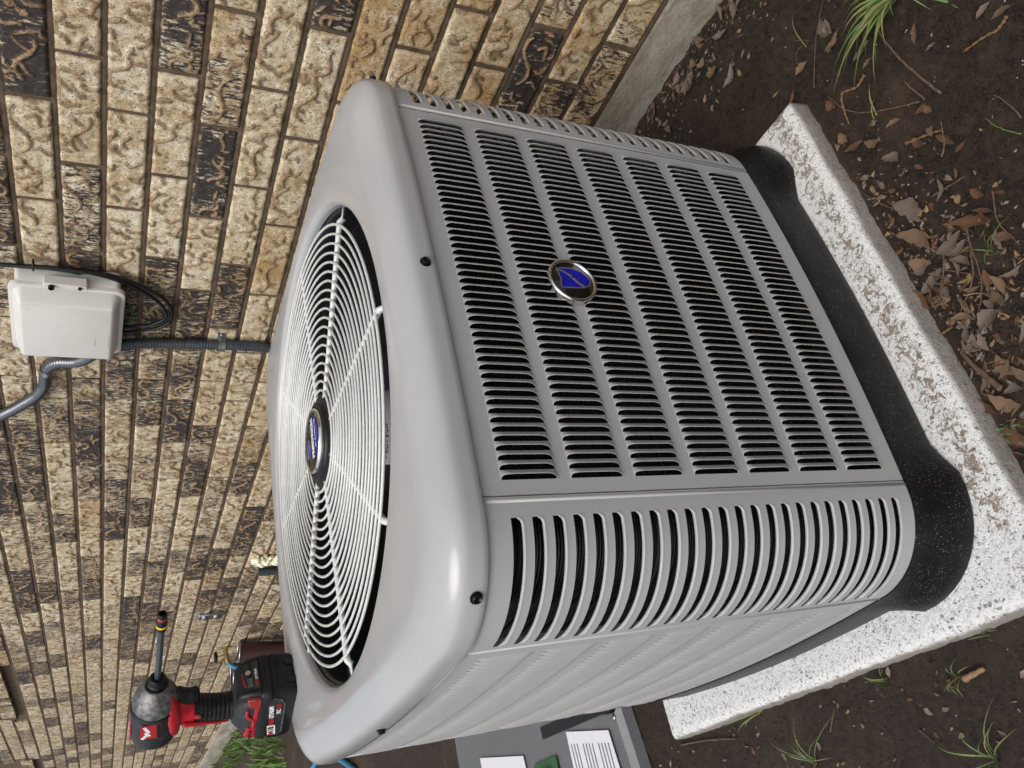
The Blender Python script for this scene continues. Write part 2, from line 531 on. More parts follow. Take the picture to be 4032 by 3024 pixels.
def sweep(mb, path, rad, seg=10, caps=True, closed=False):
    """tube along a path; rad = number or function of (index, total)"""
    P = [Vector(p) for p in path]; n = len(P)
    t0 = (P[1] - P[0]).normalized()
    up = Vector((0, 0, 1)) if abs(t0.z) < 0.9 else Vector((0, 1, 0))
    a = t0.cross(up).normalized()
    loops = []
    for i in range(n):
        if closed: t = (P[(i + 1) % n] - P[i - 1]).normalized()
        else: t = (P[min(i + 1, n - 1)] - P[max(i - 1, 0)]).normalized()
        a = (a - t * a.dot(t)).normalized()
        b = t.cross(a)
        r = rad(i, n) if callable(rad) else rad
        loops.append([P[i] + (a * math.cos(q) + b * math.sin(q)) * r for q in [2 * PI * k / seg for k in range(seg)]])
    if closed: loops.append(loops[0])
    mb.loft(loops, True, caps and not closed, caps and not closed)
    return mb

def resample(path, step):
    P = [Vector(p) for p in path]; out = [P[0]]; acc = 0
    for i in range(1, len(P)):
        d = (P[i] - P[i - 1]).length
        while acc + d >= step and d > 0:
            q = P[i - 1].lerp(P[i], (step - acc) / d)
            out.append(q); P[i - 1] = q; d = (P[i] - q).length; acc = 0
        acc += d
    return out

def lathe(mb, prof, seg=32, axis='Z', o=(0, 0, 0)):
    """prof: list of (r, h)"""
    loops = []
    for r, h in prof:
        l = []
        for k in range(seg):
            q = 2 * PI * k / seg
            c, s_ = r * math.cos(q), r * math.sin(q)
            p = (c, s_, h) if axis == 'Z' else ((h, c, s_) if axis == 'X' else (s_, h, c))
            l.append((p[0] + o[0], p[1] + o[1], p[2] + o[2]))
        loops.append(l)
    mb.loft(loops, True, prof[0][0] > 1e-6, prof[-1][0] > 1e-6)
    return mb

def text(name, body, size, m, parent, loc, rot, ext=0.0003, align='LEFT', shear=0.0, sx=1.0, bold=0.0):
    c = bpy.data.curves.new(name, 'FONT')
    c.body = body; c.size = size; c.extrude = ext; c.align_x = align; c.shear = shear; c.offset = bold
    c.resolution_u = 3
    t = bpy.data.objects.new(name, c)
    COL.objects.link(t)
    dg = bpy.context.evaluated_depsgraph_get()
    me = bpy.data.meshes.new_from_object(t.evaluated_get(dg))
    bpy.data.objects.remove(t)
    me.materials.clear(); me.materials.append(m)
    o = link(name, me, parent, loc, rot)
    o.scale = (sx, 1, 1)
    return o

def sstep(a, b, x):
    t = min(1, max(0, (x - a) / (b - a)))
    return t * t * (3 - 2 * t)

# ------------------------------------------------------------------ dimensions
XW = 0.699            # face of the brick wall
W2 = 0.3785           # half width of the unit
A = 0.2665            # half width of the straight panels
RC = W2 - A
BOW = 0.010
HB = 0.571            # height of the sheet-metal body
ZL = 0.618            # top of the lid
GZ = -0.122

def gz(x, y):
    return GZ + 0.09 * sstep(1.4, 6.5, y)

# ------------------------------------------------------------------ ground
def make_ground():
    xs = np.concatenate([[-60, -20, -8, -4, -2.4, -1.6, -1.2], np.arange(-1.0, 0.74, 0.0085), [0.8, 1.2, 3, 20, 60]])
    ys = np.concatenate([[-60, -20, -6, -3, -1.8, -1.3], np.arange(-1.05, 0.9, 0.0085), np.arange(0.9, 2.6, 0.02), np.arange(2.6, 9, 0.08), [10, 14, 20, 60]])
    v = []; nx = len(xs)
    for y in ys:
        for x in xs:
            h = gz(x, y)
            fade = 1 if -1.2 < x < 0.8 and y < 3 else 0.3
            n1 = noise.fractal(Vector((x * 3.1, y * 3.1, 3.3)), 0.8, 2.2, 3)
            n2 = noise.fractal(Vector((x * 26, y * 26, 1.3)), 0.7, 2.3, 4)
            n3 = noise.noise(Vector((x * 75, y * 75, 9.3)))
            h += (n1 * 0.006 + n2 * 0.0045 + n3 * 0.0016) * fade
            # soil and litter banked against the foundation
            h += 0.013 * sstep(0.56, 0.70, x) * (0.6 + 0.8 * (n1 + 0.4))
            # scraped hollow beside the slab corner
            h -= 0.012 * math.exp(-(((x - 0.45) / 0.09) ** 2 + ((y + 0.25) / 0.2) ** 2))
            v.append((x, y, h))
    f = []
    for j in range(len(ys) - 1):
        for i in range(nx - 1):
            a = j * nx + i
            f.append((a, a + 1, a + nx + 1, a + nx))
    mb = MB(); mb.v = v; mb.f = f
    g = mb.build('ground', M_SOIL, smooth=True)
    tag(g, kind='structure')
make_ground()

def ground_at(x, y):
    h = gz(x, y)
    n1 = noise.fractal(Vector((x * 3.1, y * 3.1, 3.3)), 0.8, 2.2, 3)
    n2 = noise.fractal(Vector((x * 26, y * 26, 1.3)), 0.7, 2.3, 4)
    h += n1 * 0.006 + n2 * 0.0045
    h += 0.013 * sstep(0.56, 0.70, x) * (0.6 + 0.8 * (n1 + 0.4))
    h -= 0.012 * math.exp(-(((x - 0.45) / 0.09) ** 2 + ((y + 0.25) / 0.2) ** 2))
    return h

# ------------------------------------------------------------------ brick wall
CH = 0.0762; BL = 0.2435; Z0 = 0.983; JT = 0.0105
wall = empty('brick_wall', (XW, 0, GZ), label='tall wall of cream and black textured bricks on a concrete footing', cat='brick wall')
TW = Matrix.Translation((-XW, 0, -GZ))
WY0, WY1 = -1.6, 12.0

def wl(x): return x - XW
def wz(z): return z - GZ

def brick_variants(n):
    out = []
    bw, bh = BL - JT, CH - JT
    nx, nz = 80, 23
    Y = np.linspace(-bw / 2, bw / 2, nx); Z = np.linspace(-bh / 2, bh / 2, nz)
    YY, ZZ = np.meshgrid(Y, Z)
    for k in range(n):
        rs = np.random.default_rng(100 + k)
        H = np.zeros_like(YY)
        def stroke(p, ang, L, wd, curl, hgt):
            nonlocal H
            m = max(4, int(L / 0.0025))
            for i in range(m):
                t = i / (m - 1)
                ang_ = ang + curl * math.sin(t * 5 + p[2])
                p[0] += math.cos(ang_) * 0.0025; p[1] += math.sin(ang_) * 0.0025
                if abs(p[1]) > bh / 2: p[1] = math.copysign(bh / 2, p[1])
                r = wd * (0.65 + 0.35 * math.sin(PI * t)) * (1 + 0.2 * rs.standard_normal() * 0.5)
                d2 = (YY - p[0]) ** 2 + (ZZ - p[1]) ** 2
                H = np.maximum(H, hgt * np.sqrt(np.clip(1 - d2 / (r * r), 0, 1)))
        # main winding ridge along the length
        for start in (-bw / 2 + rs.uniform(-.01, .03), rs.uniform(-.02, .02)):
            stroke([start, rs.uniform(-.018, .018), rs.uniform(0, 6)], rs.uniform(-.5, .5), rs.uniform(.06, .12), rs.uniform(.0033, .0046), rs.uniform(.7, 1.4), 1.0)
        for _ in range(int(rs.integers(12, 17))):
            p = [rs.uniform(-bw / 2, bw / 2), rs.uniform(-bh / 2, bh / 2), rs.uniform(0, 6)]
            stroke(p, rs.choice([0.3, 1.57, -1.57, 2.4, -0.8]) + rs.uniform(-.4, .4), rs.uniform(.015, .045), rs.uniform(.0028, .0042), rs.uniform(-1.2, 1.2), rs.uniform(.7, 1.0))
        rough = np.array([[noise.fractal(Vector((y * 60 + k * 9, z * 60, k * 3.1)), 0.8, 2.2, 3) for y in Y] for z in Z])
        X = -(H * 0.0046) - rough * 0.0014
        # rounded, slightly ragged arrises
        ex = (bw / 2 - np.abs(YY)); ez = (bh / 2 - np.abs(ZZ))
        e = np.minimum(ex, ez)
        X = X * np.clip(e / 0.006, 0.0, 1) + 0.0035 * np.clip(1 - e / (0.0045 + 0.002 * rough), 0, 1) ** 2
        Yj = YY + (ex < 1e-6) * rough * 0.0012 * 1.0; Zj = ZZ + (ez < 1e-6) * rough * 0.0012
        v = [(X[j, i], Yj[j, i], Zj[j, i]) for j in range(nz) for i in range(nx)]
        f = []
        for j in range(nz - 1):
            for i in range(nx - 1):
                a = j * nx + i
                f.append((a, a + nx, a + nx + 1, a + 1))
        # skirt going back into the wall
        ring = [j0 * nx + i0 for j0, i0 in [(0, i) for i in range(nx)] + [(j, nx - 1) for j in range(1, nz)] + [(nz - 1, i) for i in range(nx - 2, -1, -1)] + [(j, 0) for j in range(nz - 2, 0, -1)]]
        o = len(v)
        v += [(0.06, v[r][1], v[r][2]) for r in ring]
        n_ = len(ring)
        for q in range(n_):
            f.append((ring[q], ring[(q + 1) % n_], o + (q + 1) % n_, o + q))
        mb = MB(); mb.v = v; mb.f = f
        me = mb.mesh('brick', M_BRICK, True)
        at = me.attributes.new('worm', 'FLOAT', 'POINT')
        at.data.foreach_set('value', list(H.ravel()) + [0.0] * n_)
        out.append(me)
    return out
BV = brick_variants(12)

TONES = {(-1, -1): .95, (-1, 0): .12, (-1, 1): .25, (0, -1): .1, (0, 0): .12, (0, 1): .72, (1, -1): .2, (1, 0): .42, (1, 1): .12,
         (2, -1): .85, (2, 0): .1, (2, 1): .1, (2, 2): .85, (3, -2): .3, (3, -1): .62, (3, 0): .88, (3, 1): .12, (3, 2): .85, (4, -2): .1, (4, -1): .1, (4, 0): .1,
         (4, 1): .12, (4, 2): .82, (5, -2): .85, (5, -1): .08, (5, 0): .1, (5, 1): .15, (5, 2): .3, (6, -2): .2, (6, -1): .08, (6, 0): .12, (7, -2): .1, (7, -1): .1,
         (8, -2): .15, (8, -1): .1, (9, -2): .12, (9, -1): .15, (9, 0): .5, (10, -3): .6, (10, -2): .6, (10, -1): .85, (11, -3): .15, (11, -2): .15, (11, -1): .75,
         (12, -3): .1, (12, -2): .55, (12, -1): .65, (-1, 2): .8, (-2, -1): .9, (-2, 0): .8, (-2, 1): .8, (1, 2): .82, (1, 3): .8, (2, 3): .7, (3, 3): .75, (0, 2): .8, (0, 3): .55}
WIN = [(3.40, 4.58, 1.335, 2.3), (5.86, 7.6, 1.335, 2.3)]

def row_off(i): return -0.030 if i % 2 == 0 else 0.072
recs = []
for i in range(-19, 13):
    zc = Z0 - (i + 0.5) * CH
    off = row_off(i)
    for k in range(int((WY0 - off) / BL), int((WY1 - off) / BL) + 1):
        yc = off + (k + 0.5) * BL
        if any(a - 0.03 < yc < b + 0.03 and zc > c - 0.02 for a, b, c, d in WIN):
            continue
        cell = noise.noise(Vector((i * 0.37, k * 0.61, 5.0)))
        r1 = random.random()
        tone = TONES.get((i, k))
        if tone is None:
            tone = random.uniform(0.45, 0.95) if r1 - cell * 0.5 < 0.74 else random.uniform(0.02, 0.30)
        tint = min(1, max(0, random.uniform(0.0, 0.35) + (0.45 if i >= 6 else (0.12 if i >= 4 else 0)) * (1 if yc < 1.2 else 0.2) + (0.4 if random.random() < 0.06 else 0)))
        d = math.sqrt((yc + 0.99) ** 2 + 1.24 ** 2)
        vis = zc < 0.9 + 0.13 * (yc + 1.0) + 0.15
        recs.append((d if vis else d + 50, i, k, yc, zc, tone, tint))
recs.sort()
near = recs[:298]; far = recs[298:]
vi = 0
for q, (d, i, k, yc, zc, tone, tint) in enumerate(near):
    o = link('brick', BV[(i * 5 + k * 7) % len(BV)], wall, (random.uniform(-0.0012, 0.0012), yc + random.uniform(-.001, .001), wz(zc)), (PI if (i + k) % 2 else 0, 0, random.uniform(-.004, .004)))
    o['tone'] = tone; o['tint'] = tint; o['seed'] = random.random()
mb = MB(); T = []; TI = []; SD = []
hw, hh = (BL - JT) / 2, (CH - JT) / 2
for (d, i, k, yc, zc, tone, tint) in far:
    x = random.uniform(-.0012, .0012); c = .003; z = wz(zc)
    mb.add([(x + c, yc - hw, z - hh), (x + c, yc + hw, z - hh), (x + c, yc + hw, z + hh), (x + c, yc - hw, z + hh),
            (x, yc - hw + c, z - hh + c), (x, yc + hw - c, z - hh + c), (x, yc + hw - c, z + hh - c), (x, yc - hw + c, z + hh - c),
            (.06, yc - hw, z - hh), (.06, yc + hw, z - hh), (.06, yc + hw, z + hh), (.06, yc - hw, z + hh)],
           [(4, 7, 6, 5), (0, 4, 5, 1), (1, 5, 6, 2), (2, 6, 7, 3), (3, 7, 4, 0), (0, 1, 9, 8), (1, 2, 10, 9), (2, 3, 11, 10), (3, 0, 8, 11)])
    s_ = random.random()
    T += [tone] * 12; TI += [tint] * 12; SD += [s_] * 12
bf = mb.build('brickwork', M_BRICKF, wall)
tag(bf, kind='stuff')
for nm, vals in (('tone', T), ('tint', TI), ('seed', SD)):
    at = bf.data.attributes.new(nm, 'FLOAT', 'POINT'); at.data.foreach_set('value', vals)

# mortar joints: bed and head joints with a tooled, slightly hollow face, real strips between the bricks
mb = MB()
XM = 0.0055
def wob(y, s): return noise.noise(Vector((y * 22, s * 3.7, 0))) * 0.0011
def joint_strip(p0, p1, horiz, s, step=0.02):
    L = p1 - p0
    n = max(1, int(L / step))
    loops = []
    for a in range(n + 1):
        t = p0 + L * a / n
        w_ = 0.0062
        prof = [(-w_, 0.0045), (-0.0035, XM - 0.002), (0, XM - 0.0032), (0.0035, XM - 0.002), (w_, 0.0045)]
        o = wob(t, s)
        loops.append([(x + 0.0012 + o * 0.6, t, wz(s) + u + o) if horiz else (x + 0.002 + o, s_y + u, wz(t)) for u, x in prof])
    mb.loft(loops, closed=False)
back = MB()
back.add([(0.014, WY0, wz(-0.012)), (0.014, WY1, wz(-0.012)), (0.014, WY1, wz(2.5)), (0.014, WY0, wz(2.5))], [(0, 3, 2, 1)])
for i in range(-19, 14):
    z = Z0 - i * CH
    segs = [(WY0, WY1)]
    if z > 1.33: segs = [(WY0, 3.37), (4.61, 5.83)]
    for a, b in segs: joint_strip(a, min(b, 9.0), True, z, 0.016 if z < 1.4 else 0.1)
for i in range(-8, 13):
    zt = Z0 - i * CH; off = row_off(i)
    for k in range(int((WY0 - off) / BL), int((6.5 - off) / BL) + 1):
        s_y = off + k * BL
        if zt > 1.33 and s_y > 3.3: continue
        joint_strip(zt - CH + 0.0045, zt - 0.0045, False, s_y, 0.022)
o = back.build('mortar_bed', M_MORTAR, wall)
o = mb.build('mortar', M_MORTAR, wall, True)

# concrete footing under the bricks (taller, stepped part far along)
def footing(y0, y1, zt, x0):
    mb = MB(); n = int((y1 - y0) / 0.03); loops = []
    for a in range(n + 1):
        y = y0 + (y1 - y0) * a / n
        l = []
        for x, z in [(0.05, zt), (x0 + 0.002, zt), (x0, zt - .008), (x0 - .002, zt - 0.04), (x0 - .004, zt - 0.08), (x0 - .006, zt - 0.14), (x0 - .006, -0.35)]:
            e = noise.fractal(Vector((y * 9, z * 14, 2)), 0.8, 2, 3) * 0.0035
            l.append((x + e, y, wz(z) + e * 0.6))
        loops.append(l)
    mb.loft(loops, False)
    return mb
footing(WY0, 4.9, -0.0135, 0.004).build('footing', M_CONC, wall, True)
footing(4.9, 12, 0.112, -0.014).build('footing', M_CONC, wall, True)

# window openings with a projecting sloped brick sill
for wi, (y0, y1, zs, ze) in enumerate(WIN):
    nb = int((y1 - y0) / 0.079)
    for b in range(nb):
        yb = y0 + b * 0.079
        bm_ = MB()
        z = wz(zs)
        bm_.add([(-0.013, yb + .005, z + .004), (-0.013, yb + .075, z + .004), (-.013, yb + .075, z + .072), (-.013, yb + .005, z + .072),
                 (0.11, yb + .005, z + .004), (0.11, yb + .075, z + .004), (.11, yb + .075, z + .11), (.11, yb + .005, z + .11)],
                [(0, 3, 2, 1), (4, 5, 6, 7), (0, 1, 5, 4), (3, 7, 6, 2), (0, 4, 7, 3), (1, 2, 6, 5)])
        ob = bm_.build('sill_brick', M_BRICKF, wall)
        tn = random.choice([.1, .15, .8, .2, .7])
        for nm, vv in (('tone', tn), ('tint', .3), ('seed', random.random())):
            at = ob.data.attributes.new(nm, 'FLOAT', 'POINT'); at.data.foreach_set('value', [vv] * 8)
    mm = MB(); mm.box(-0.008, 0.11, y0, y1, wz(zs) + .008, wz(zs) + .044)
    mm.build('sill_mortar', M_MORTAR, wall)
    wn_ = empty('window', (XW + 0.07, (y0 + y1) / 2, zs + .10),
                label=('window with dark glass above the sloped brick sill, nearer of the two far along the wall' if wi == 0 else 'grey framed window with dark glass at the very end of the brick wall'), cat='window')
    hy = (y1 - y0) / 2 - .02; hz = ze - zs - .1
    f = MB()
    for bx in ((-.02, .03, -hy, hy, 0, .05), (-.02, .03, -hy, hy, hz - .05, hz), (-.02, .03, -hy, -hy + .05, .05, hz - .05), (-.02, .03, hy - .05, hy, .05, hz - .05)): f.box(*bx)
    bevel(f.build('window_frame', M_FRAME, wn_), .004)
    MB().box(0.0, .008, -hy + .05, hy - .05, .05, hz - .05).build('pane', M_GLASS, wn_)
    rv = MB()
    rv.add([(0.002, y0 - .01, wz(zs)), (0.10, y0 - .01, wz(zs)), (0.10, y0 - .01, wz(ze)), (0.002, y0 - .01, wz(ze)),
            (0.002, y1 + .01, wz(zs)), (0.10, y1 + .01, wz(zs)), (0.10, y1 + .01, wz(ze)), (0.002, y1 + .01, wz(ze))], [(0, 1, 2, 3), (4, 7, 6, 5)])
    rv.build('reveal', M_MORTAR, wall)

# ------------------------------------------------------------------ slab under the unit
def make_pad():
    x0, x1, y0, y1 = -0.437, 0.374, -0.445, 0.376
    zt, zb = -0.080, -0.16
    st = 0.006
    xs = np.arange(x0, x1 + 1e-6, (x1 - x0) / round((x1 - x0) / st)); ys = np.arange(y0, y1 + 1e-6, (y1 - y0) / round((y1 - y0) / st))
    nx, ny = len(xs), len(ys)
    v = []; dirt = []
    def disp(p): return noise.fractal(Vector((p[0] * 70, p[1] * 70, p[2] * 70)), 0.7, 2.2, 3)
    for y in ys:
        for x in xs:
            e = min(x - x0, x1 - x, y - y0, y1 - y)
            n = disp((x, y, 0)); n2 = noise.noise(Vector((x * 14, y * 14, 2)))
            z = zt + n * 0.0011 + n2 * 0.0012 - 0.007 * max(0, 1 - e / 0.012) ** 2
            px = x + 0.012 * (x - x0 < 1e-6) * -0.1 * n; py = y
            v.append((px, py, z))
            dirt.append(max(0, 1 - abs(y + 0.415) / 0.03) * (1 if x > -0.35 else .3) + 0.25 * (y < -.39) + max(0, 1 - abs(x + 0.02 * y + 0.405) / .02) * 0.35 * (y < .2))
    f = [(j * nx + i, j * nx + i + 1, (j + 1) * nx + i + 1, (j + 1) * nx + i) for j in range(ny - 1) for i in range(nx - 1)]
    ring = [(0, i) for i in range(nx)] + [(j, nx - 1) for j in range(1, ny)] + [(ny - 1, i) for i in range(nx - 2, -1, -1)] + [(j, 0) for j in range(ny - 2, 0, -1)]
    ids = [j * nx + i for j, i in ring]
    prev = ids; m = len(ids)
    cx, cy = (x0 + x1) / 2, (y0 + y1) / 2
    for lv, (z, off) in enumerate([(-0.095, .0025), (-0.108, .003), (-0.122, .0035), (-0.16, .004)]):
        o = len(v)
        for q in ids:
            x, y, _ = v[q]
            dx = -1 if abs(x - x0) < .003 else (1 if abs(x - x1) < .003 else 0)
            dy = -1 if abs(y - y0) < .003 else (1 if abs(y - y1) < .003 else 0)
            n = disp((x, y, z)) * 0.0015 + noise.noise(Vector((x * 9, y * 9, z * 9))) * .004
            v.append((x + dx * (off + n), y + dy * (off + n), z)); dirt.append(.6)
        cur = list(range(o, o + m))
        f += [(prev[(q + 1) % m], prev[q], cur[q], cur[(q + 1) % m]) for q in range(m)]
        prev = cur
    mb = MB(); mb.v = v; mb.f = f
    o = mb.build('equipment_slab', M_PAD, None, True)
    at = o.data.attributes.new('dirt', 'FLOAT', 'POINT'); at.data.foreach_set('value', dirt)
    tag(o, 'rough pitted white slab on the soil under the air conditioner', 'slab')
make_pad()

# ------------------------------------------------------------------ air conditioner
ac = empty('air_conditioner', (0, 0, -0.08), label='big grey louvred outdoor air conditioner with round fan grille on top', cat='air conditioner')
AZ = 0.08     # local z shift: body bottom = 0 in world

def out_y(s, b=BOW):      # distance of the straight side from the centre
    return W2 + b * (1 - (s / A) ** 2)

FOOTED = {0: (1, 1, 1), 1: (1, 1, 1), 2: (1, 0, 0), 3: (0, 1, 1)}     # start, end, corner: no bulge at the rear left
def outline(off, ns=22, na=12, b=BOW, rc_add=0.0, foot=0.0):
    """closed loop (x, y), counter-clockwise from the front; returns points"""
    pts = []
    for side in range(4):
        loc = []
        for i in range(ns):
            s = -A + 2 * A * i / ns
            loc.append((s, -(out_y(s, b) + off + foot * FOOTED[side][0 if s < 0 else 1] * sstep(0.225, 0.262, abs(s)))))
        for i in range(na):
            q = -PI / 2 + (PI / 2) * i / na
            r = RC + off + foot * FOOTED[side][2]
            loc.append((A + r * math.cos(q), -A + r * math.sin(q)))
        c, s_ = math.cos(side * PI / 2), math.sin(side * PI / 2)
        pts += [(x * c - y * s_, x * s_ + y * c) for x, y in loc]
    return pts

def L3(pts, z): return [(x, y, z + AZ) for x, y in pts]

# base pan with bulging feet
mb = MB()
secs = [(-0.010, 0.0015, 0), (0.0015, 0.0015, 0.0), (0.002, -0.004, 0), (0.002, -0.02, 0.001), (0.002, -0.040, 0.008), (0.002, -0.060, 0.017), (0.002, -0.073, 0.021), (0.0, -0.079, 0.021)]
mb.loft([L3(outline(o_, foot=ft), z) for o_, z, ft in secs], True, False, True)
mb.build('base_pan', M_PAN, ac, True, 40)

ROWS = [0.548, 0.472, 0.3965, 0.3197, 0.2437, 0.1675, 0.0913]
SH = 0.0605; PX = 0.01; LX0 = -0.2505

def panel_geo():
    mb = MB()
    def P(s, z, inn=0.0): return (s, -(out_y(s) - inn), z + AZ)
    edges = [(HB + 0.004, ROWS[0])]
    for i in range(7):
        edges.append((ROWS[i] - SH, ROWS[i + 1] if i < 6 else 0.0))
    ss = [-A + 0.0015 + (2 * A - 0.003) * i / 24 for i in range(25)]
    for zt, zb in edges:
        o = len(mb.v)
        for s in ss: mb.v += [P(s, zt), P(s, zb)]
        for i in range(24): mb.f.append((o + 2 * i, o + 2 * i + 1, o + 2 * i + 3, o + 2 * i + 2))
    for zt in ROWS:
        zb = zt - SH
        xs = [(-A + 0.0015, LX0 + 0.0007)] + [(LX0 + k * PX - 0.0005, LX0 + k * PX + 0.0007) for k in range(1, 50)] + [(LX0 + 50 * PX - 0.0005, A - 0.0015)]
        for a, b in xs:
            # the strips are slightly dished so that their edges have thickness
            o = len(mb.v)
            mb.v += [P(a, zt), P(b, zt), P(b, zb), P(a, zb), P(a, zt, .0012), P(b, zt, .0012), P(b, zb, .0012), P(a, zb, .0012)]
            mb.f += [(o, o + 3, o + 2, o + 1), (o, o + 4, o + 7, o + 3), (o + 1, o + 2, o + 6, o + 5)]
    # returned side edges
    for s, sg in ((-A + .0015, 1), (A - .0015, -1)):
        o = len(mb.v)
        mb.v += [P(s, HB + .004), P(s, 0), P(s, 0, .012), P(s, HB + .004, .012)]
        mb.f.append((o, o + 1, o + 2, o + 3))
    return mb

def louver_geo(DD=0.0047, TOP=0.009):
    """a lanced blade: free edge proud on the -x side, hinged on the +x side; origin at its top, x = cell start"""
    mb = MB(); loops = []
    H_ = SH; B0, A0, HX, t = 0.0048, 0.0001, 0.0103, 0.0008
    def prof(z):
        up = min(1, z / TOP); dn = min(1, (H_ - z) / .0125)
        kd = math.sqrt(max(0, 1 - (1 - dn) ** 2)) * (up * up * (3 - 2 * up)) ** .6
        kf = math.sqrt(max(0, 1 - (1 - dn) ** 2)) * math.sqrt(max(0, 1 - (1 - min(1, z / .0035)) ** 2))
        return kd, kf
    for z in (0, .0006, .0016, .0032, .006, .009, TOP + .001, TOP + .006, H_ - .0125, H_ - .0095, H_ - .0065, H_ - .004, H_ - .002, H_ - .0007, H_):
        kd, kf = prof(z)
        d = DD * max(kd, .02); fx = A0 + (B0 - A0) * kf; hx = HX
        mid = lambda u: fx + (hx - fx) * u
        loops.append([(hx, 0.0, -z), (mid(.45), -d * .60, -z), (fx + .0009, -d * .98, -z), (fx, -d, -z), (fx - .0002, -d + t * .6, -z), (fx + .0005, -d + t, -z), (mid(.40), -d * .60 + t * .8, -z), (hx - .0003, t * .6, -z)])
    mb.loft(loops, True, True, True)
    return mb
LG = louver_geo()
LG2 = louver_geo(0.0030, 0.015)
LME = LG.mesh('louver', M_BODY, True, 50)
PG = panel_geo()
rest = MB()
PAN_NAMES = ['front_panel', 'right_panel', 'back_panel', 'left_panel']
for side in range(4):
    pn = link(PAN_NAMES[side], PG.mesh(PAN_NAMES[side], M_BODY) if side == 0 else bpy.data.meshes['front_panel'], ac, (0, 0, 0), (0, 0, side * PI / 2))
    for zt in ROWS:
        for k in range(50):
            s = LX0 + k * PX
            yy = -out_y(s + .005)
            slope = math.atan2(out_y(s) - out_y(s + PX), PX)
            if side == 0 and k < 42:
                link('louver', LME, pn, (s, yy - 0.0002, zt + AZ), (0, 0, slope))
            else:
                mt = Matrix.Rotation(side * PI / 2, 3, 'Z')
                rz = Matrix.Rotation(slope, 3, 'Z')
                vv = [mt @ (rz @ Vector(p) + Vector((s, yy - .0002, zt + AZ))) for p in (LG if side == 0 else LG2).v]
                rest.add(vv, LG.f)
o = rest.build('louvers', M_BODY, ac, True, 50)
tag(o, kind='stuff')

# corner panels with horizontal slots
def corner_geo():
    """quarter cylinder round the (-x, -y) corner, ribs with a rolled lip under each slot"""
    parts = []
    q0, q1 = PI, 1.5 * PI       # from left face to front face
    nseg = 18
    EX = 0.0015
    def arc(r, z, a0=None, a1=None, n=nseg):
        pts = []
        a0 = q0 if a0 is None else a0; a1 = q1 if a1 is None else a1
        for i in range(n + 1):
            q = a0 + (a1 - a0) * i / n
            pts.append((-A + r * math.cos(q), -A + r * math.sin(q), z + AZ))
        return pts
    slots = [0.540 - 0.02215 * i for i in range(24)]
    so = 0.0112
    gl, gf_ = R(7.5), R(10.5)      # plain metal margins: left-face end, front-face end
    frame = MB()
    # top, bottom bands
    frame.loft([arc(RC, HB + .004), arc(RC, slots[0] + so / 2)], False)
    frame.loft([arc(RC, slots[-1] - so / 2), arc(RC, 0.0)], False)
    # vertical margins on both sides
    for a0, a1 in ((q0, q0 + gl), (q1 - gf_, q1)):
        frame.loft([arc(RC, slots[0] + so / 2, a0, a1, 3), arc(RC, slots[-1] - so / 2, a0, a1, 3)], False)
    parts.append(('corner_frame', frame))
    ribs = []
    for i in range(24):
        zb = slots[i] - so / 2
        zt2 = (slots[i + 1] + so / 2) if i < 23 else None
        rb = MB()
        prof = [(-0.0034, zb - .0004), (-0.0020, zb + .0002), (-0.0009, zb + .0001), (-.0001, zb - .0004), (.0003, zb - .0012), (.0003, zb - .0019), (.0001, zb - .0025), (0, zb - .0032)]
        if zt2 is not None: prof += [(0, zt2), (-.0013, zt2), (-.0013, zb - .0035), (-.0034, zb - .0016)]
        else: prof = prof[:-1] + [(0, zb - .0032)]
        # rounded ends: lip fades into the frame over the first few degrees
        loops = []
        e_ = R(1.0)
        qa, qb = q0 + gl, q1 - gf_
        angs = [qa - e_, qa + e_ * .3, qa + e_ * 1.2, qa + e_ * 2.6] + [qa + e_ * 2.6 + (qb - qa - e_ * 5.2) * k / 16 for k in range(1, 16)] + [qb - e_ * 2.6, qb - e_ * 1.2, qb - e_ * .3, qb + e_]
        for j, q in enumerate(angs):
            e = min(j, len(angs) - 1 - j)
            k = [0.05, .5, .85, 1][min(e, 3)]
            up = [0.0075, .0040, .0013, 0][min(e, 3)]
            loops.append([(-A + (RC + dr * k) * math.cos(q), -A + (RC + dr * k) * math.sin(q), z + AZ + (up if n_ < 7 else 0)) for n_, (dr, z) in enumerate(prof)])
        rb.loft(loops, zt2 is not None, False, False)
        ribs.append(rb)
    return parts, ribs
CP, CR = corner_geo()
RIBM = [rb.mesh('corner_rib', M_BODY, True, 60) for rb in CR]
FRM = CP[0][1].mesh('corner_panel', M_BODY, True, 60)
for side in range(4):
    cp = link('corner_panel', FRM, ac, (0, 0, 0), (0, 0, side * PI / 2))
    for me in RIBM:
        link('corner_rib', me, cp)
# raised seam beads beside the straight panels
for side in range(4):
    for s in (-1, 1):
        mb = MB()
        x = s * (A + .004)
        y = -(W2 + .0004)
        sweep(mb, [(x, y + .0012 + .0002, AZ + .002), (x, y + .0012 + .0002, AZ + HB)], .0022, 8)
        mb.build('seam_bead', M_BODY, ac, True, None, (0, 0, 0), (0, 0, side * PI / 2))

# condenser coil and dark inside
mb = MB()
mb.loft([L3(outline(-0.042), 0.004), L3(outline(-0.042), HB - .004)])
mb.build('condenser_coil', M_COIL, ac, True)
mb = MB()
for i in range(20):
    z = 0.025 + i * 0.0275
    sweep(mb, L3(outline(-0.0385, 8, 8), z), .0022, 6, closed=True)
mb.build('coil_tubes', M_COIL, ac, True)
mb = MB()
mb.loft([L3(outline(-0.002), 0.003), L3(outline(-0.30, 22, 12), 0.003)])
mb.build('inner_floor', M_BLACKIN, ac)
